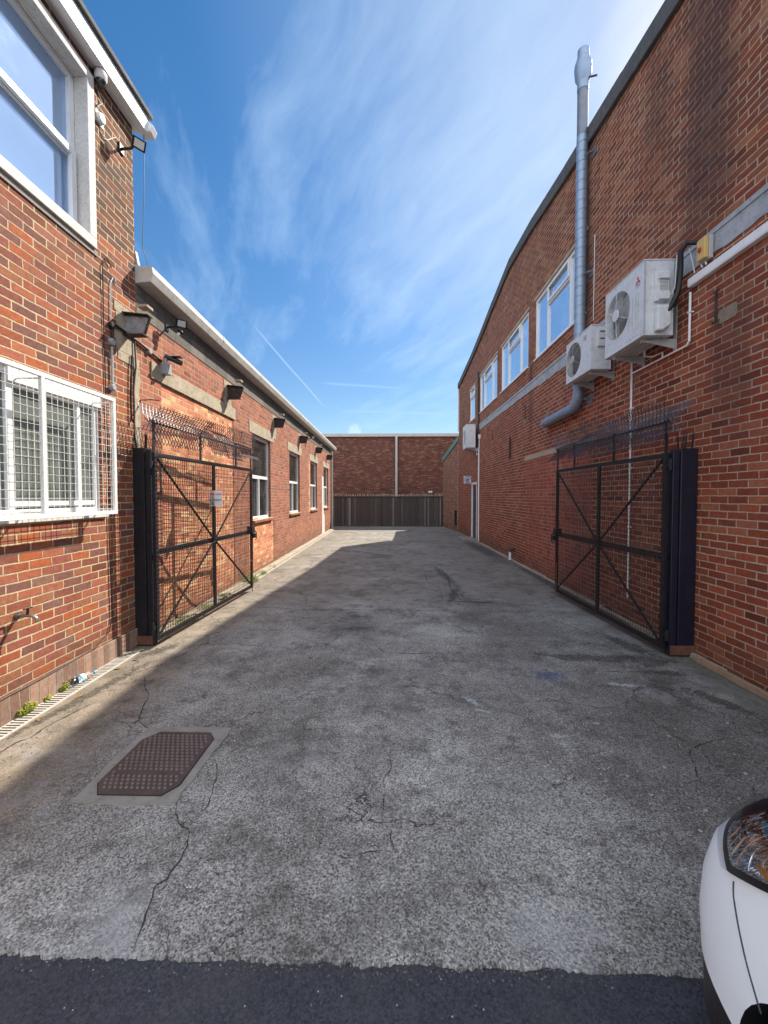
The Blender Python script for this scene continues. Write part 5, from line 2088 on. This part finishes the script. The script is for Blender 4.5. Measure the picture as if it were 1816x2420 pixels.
rings = [[m.v(gpt(t, z, a, yf, yb, n)) for t in TH] for z, a, yf, yb, n in GL]
for p, q in zip(rings, rings[1:]):
    for k in range(96):
        m.f([p[k], p[(k + 1) % 96], q[(k + 1) % 96], q[k]])
m.f(rings[-1])
m.build('window_glass', glass_dark, car, smooth=True)
m = MB()
GR = [(1.405, .60, -.50, -1.98, 4), (1.45, .575, -.60, -1.92, 4), (1.48, .50, -.78, -1.8, 3.5), (1.49, .35, -1.0, -1.6, 3)]
rings = [[m.v(gpt(t, z, a, yf, yb, n, -1.2)) for t in TH] for z, a, yf, yb, n in GR]
for p, q in zip(rings, rings[1:]):
    for k in range(96):
        m.f([p[k], p[(k + 1) % 96], q[(k + 1) % 96], q[k]])
m.f(rings[-1])
m.build('roof', carpaint, car, smooth=True)
for sx in (-1, 1):
    m = MB()
    for (ya, za, yb, zb) in ((.52, .945, -.50, 1.41), (-.95, .94, -1.0, 1.43), (-2.1, .94, -1.9, 1.42)):
        xa, xb = CX + sx * .735, CX + sx * .59
        m.tube([(xa, ya, za), (xb, yb, zb)], .03, 8)
    m.build('pillar', carpaint, car, smooth=True)


def head_zone(y):
    # lower and upper edge of the lamp at distance y
    if y > 1.10:
        lo = .69 + (y - 1.10) * 1.2
    elif y > .967:
        lo = .784 - (y - .967) * .71
    else:
        lo = .784 + (.967 - y) * .12
    hi = .872
    return lo, hi


def mirror_patch(fn_pts, name, mat, parent, smooth=True):
    out = []
    for sx in (1, -1):
        m = MB()
        fn_pts(m, sx)
        out.append(m.build(name, mat, parent if not isinstance(parent, list) else parent[0 if sx == 1 else 1], smooth=smooth, recalc=False))
    return out


def lamp_lo(th):
    y = car_pt(th, .72)[1]
    if y > 1.10:
        return .69 + (y - 1.10) * .38
    return head_zone(y)[0]


TA, TB = R(106), R(178.6)


def lamp_grid(off, shrink=0.0, NT_=60, NZ=12):
    rows = []
    for i in range(NT_ + 1):
        f = i / NT_
        th = TA + (TB - TA) * f ** .8
        lo, hi = lamp_lo(th), .872
        cap = min(1, math.sqrt(max(0, 1 - (1 - min(1, f * 6)) ** 2))) * min(1, math.sqrt(max(0, 1 - (1 - min(1, (1 - f) * 3)) ** 2)))
        mid = lo + (hi - lo) * .6
        lo2, hi2 = mid + (lo - mid) * cap + shrink, mid + (hi - mid) * cap - shrink
        rows.append([car_pt(th, lo2 + (hi2 - lo2) * j / NZ, off) for j in range(NZ + 1)])
    return rows


def grid_fn(rows):
    def fn(m, sx):
        V = [[m.v((p[0] if sx == 1 else 2 * CX - p[0], p[1], p[2])) for p in r] for r in rows]
        for r, q in zip(V, V[1:]):
            for j in range(len(r) - 1):
                m.f([r[j], r[j + 1], q[j + 1], q[j]] if sx == -1 else [r[j], q[j], q[j + 1], r[j + 1]])
    return fn


HL = mirror_patch(grid_fn(lamp_grid(.004)), 'headlight', car_black, car)
mirror_patch(grid_fn(lamp_grid(.016, shrink=.004)), 'lens_cover', lamp_glass_m, HL)
rnd = random.Random(11)


def wavy():
    m, t, p = new_mat('chrome_wavy')
    g = t.n.new('ShaderNodeNewGeometry')
    x, y, z = t.sep(g.outputs['Position'])
    p.inputs['Base Color'].default_value = (.78, .82, .9, 1)
    p.inputs['Metallic'].default_value = 1
    p.inputs['Roughness'].default_value = .08
    w = t.noise(t.comb(t.m('MULTIPLY', t.m('ADD', y, t.m('MULTIPLY', z, .8)), 46.0), 0.0, t.m('MULTIPLY', t.m('SUBTRACT', z, t.m('MULTIPLY', y, .8)), 5.0)), 1.0, 3, .6)
    t.put(p.inputs['Normal'], t.bump(w, .05, 1.0))
    return m


chrome_wavy = wavy()


def strips(m, sx):
    for k in range(14):
        th0 = R(134) + R(42) * (k / 13)
        P = []
        for j in range(7):
            f = j / 6
            th = th0 + R(7) * (1 - f) * (1 - k / 60)
            lo, hi = lamp_lo(th), .872
            z = lo + .04 + (hi - lo - .055) * f
            if th > R(177):
                continue
            p = car_pt(th, z, .008)
            P.append((p[0] if sx == 1 else 2 * CX - p[0], p[1], p[2]))
        if len(P) > 1:
            m.tube(P, .0018 + .002 * (k % 3 == 0), 5)


mirror_patch(grid_fn([row for row in lamp_grid(.007, shrink=.028)[20:52]]), 'reflector_bowl', chrome_wavy, HL)
mirror_patch(strips, 'reflector', chrome, HL)


def amb(m, sx):
    P = []
    for j in range(8):
        f = j / 7
        yy, z = 1.02 - .10 * f, .79 + .012 * f
        x = side_x(yy, z, .008)
        P.append((x if sx == 1 else 2 * CX - x, yy, z))
    m.tube(P, .009, 6)


mirror_patch(amb, 'indicator', amber, HL)


def seam(m, sx):
    P = []
    for j in range(14):
        f = j / 13
        yy = 1.09 - .13 * f ** 1.2
        z = .688 - .20 * f
        x = side_x(yy, z, .0006)
        P.append((x if sx == 1 else 2 * CX - x, yy, z))
    m.tube(P, .0022, 5)


mirror_patch(seam, 'panel_gap', gap_m, car)


def bonnet(m, sx):
    P = []
    for j in range(26):
        f = j / 25
        yy = 1.10 - .75 * f
        z = .872 + .03 * f
        x = side_x(min(yy, clev(z)[1] - .02), z, .0006)
        P.append((x if sx == 1 else 2 * CX - x, yy, z))
    m.tube(P, .0025, 5)


mirror_patch(bonnet, 'panel_gap', gap_m, car)
m = MB()
m.box(CX - .26, CX + .26, 1.424, 1.436, .40, .51)
m.build('number_plate', paper, car)
m = MB()
for k in range(5):
    m.box(CX - .42, CX + .42, 1.36, 1.424, .56 + k * .03, .575 + k * .03)
m.build('grille', car_black, car)

# fallen leaves and litter caught along the foot of the walls
LT = []
rnd = random.Random(41)
leaf_dry = simple('leaf_dry', (.22, .13, .06), .85, var=.4, scale=40)


def leaf(x, y, label, k):
    m = MB()
    a = rnd.uniform(0, 2 * PI)
    l = rnd.uniform(.022, .04)
    c, s = math.cos(a), math.sin(a)
    pts = []
    for (u, v, h) in ((-1, 0, .002), (-.4, .42, .008), (.3, .4, .010), (1, 0, .003), (.3, -.4, .006), (-.4, -.42, .004)):
        pts.append((x + (u * c - v * s) * l, y + (u * s + v * c) * l, h))
    ctr = m.v((x, y, .004))
    V = [m.v(p) for p in pts]
    for i in range(6):
        m.f([ctr, V[i], V[(i + 1) % 6]])
    return tag(m.build('fallen_leaf', leaf_dry, org=(x, y, 0), recalc=False), label, 'leaf', 'dry brown leaves along the foot of the left wall')


for i, (x, y, lab) in enumerate([(-2.72, 3.05, 'dry brown leaf beside the drain grating, nearest the tap'), (-2.69, 3.42, 'dry brown leaf on silt beside the bushy weed'),
                                 (-2.74, 3.98, 'dry brown leaf on the ground past the plastic bottle'), (-2.70, 4.2, 'dry brown leaf just before the left gate post'),
                                 (-2.48, 4.62, 'dry brown leaf in front of the left gate post'), (-2.42, 5.2, 'dry brown leaf on the ground below the left gate frame'),
                                 (-2.4, 7.6, 'dry brown leaf just past the free end of the left gate'), (-2.45, 8.2, 'dry brown leaf in front of the largest weed clump')]):
    leaf(x, y, lab, i)

# loose grit along the joint in the paving and the wall foot: far too many to count
m = MB()
rnd = random.Random(77)
for i in range(1500):
    k = rnd.random()
    if k < .22:
        x, y = rnd.uniform(-2.9, .85), 1.445 + rnd.gauss(0, .022)
        z0 = 0 if y > 1.47 else -.009
    elif k < .7:
        x, y, z0 = -2.62 + abs(rnd.gauss(0, .14)), rnd.uniform(1.6, 12), 0
    else:
        x, y, z0 = rnd.uniform(-2.3, 3.1), rnd.uniform(1.5, 6) , 0
    if -1.83 < x < -1.18 and 2.2 < y < 2.98:
        continue
    r_ = rnd.uniform(.0015, .0045) * (1.3 if k < .7 else .8)
    vs = []
    for j in range(6):
        d = [(1, 0, 0), (-1, 0, 0), (0, 1, 0), (0, -1, 0), (0, 0, 1), (0, 0, -.6)][j]
        vs.append(m.v((x + d[0] * r_ * rnd.uniform(.6, 1.4), y + d[1] * r_ * rnd.uniform(.6, 1.4), z0 + r_ * .5 + d[2] * r_ * rnd.uniform(.6, 1.1))))
    for a, b, c in ((0, 2, 4), (2, 1, 4), (1, 3, 4), (3, 0, 4), (2, 0, 5), (1, 2, 5), (3, 1, 5), (0, 3, 5)):
        m.f([vs[a], vs[b], vs[c]])
grit_m = simple('grit_m', (.13, .12, .108), .8, var=.6, scale=180)
tag(m.build('grit', grit_m, recalc=False), kind='stuff')
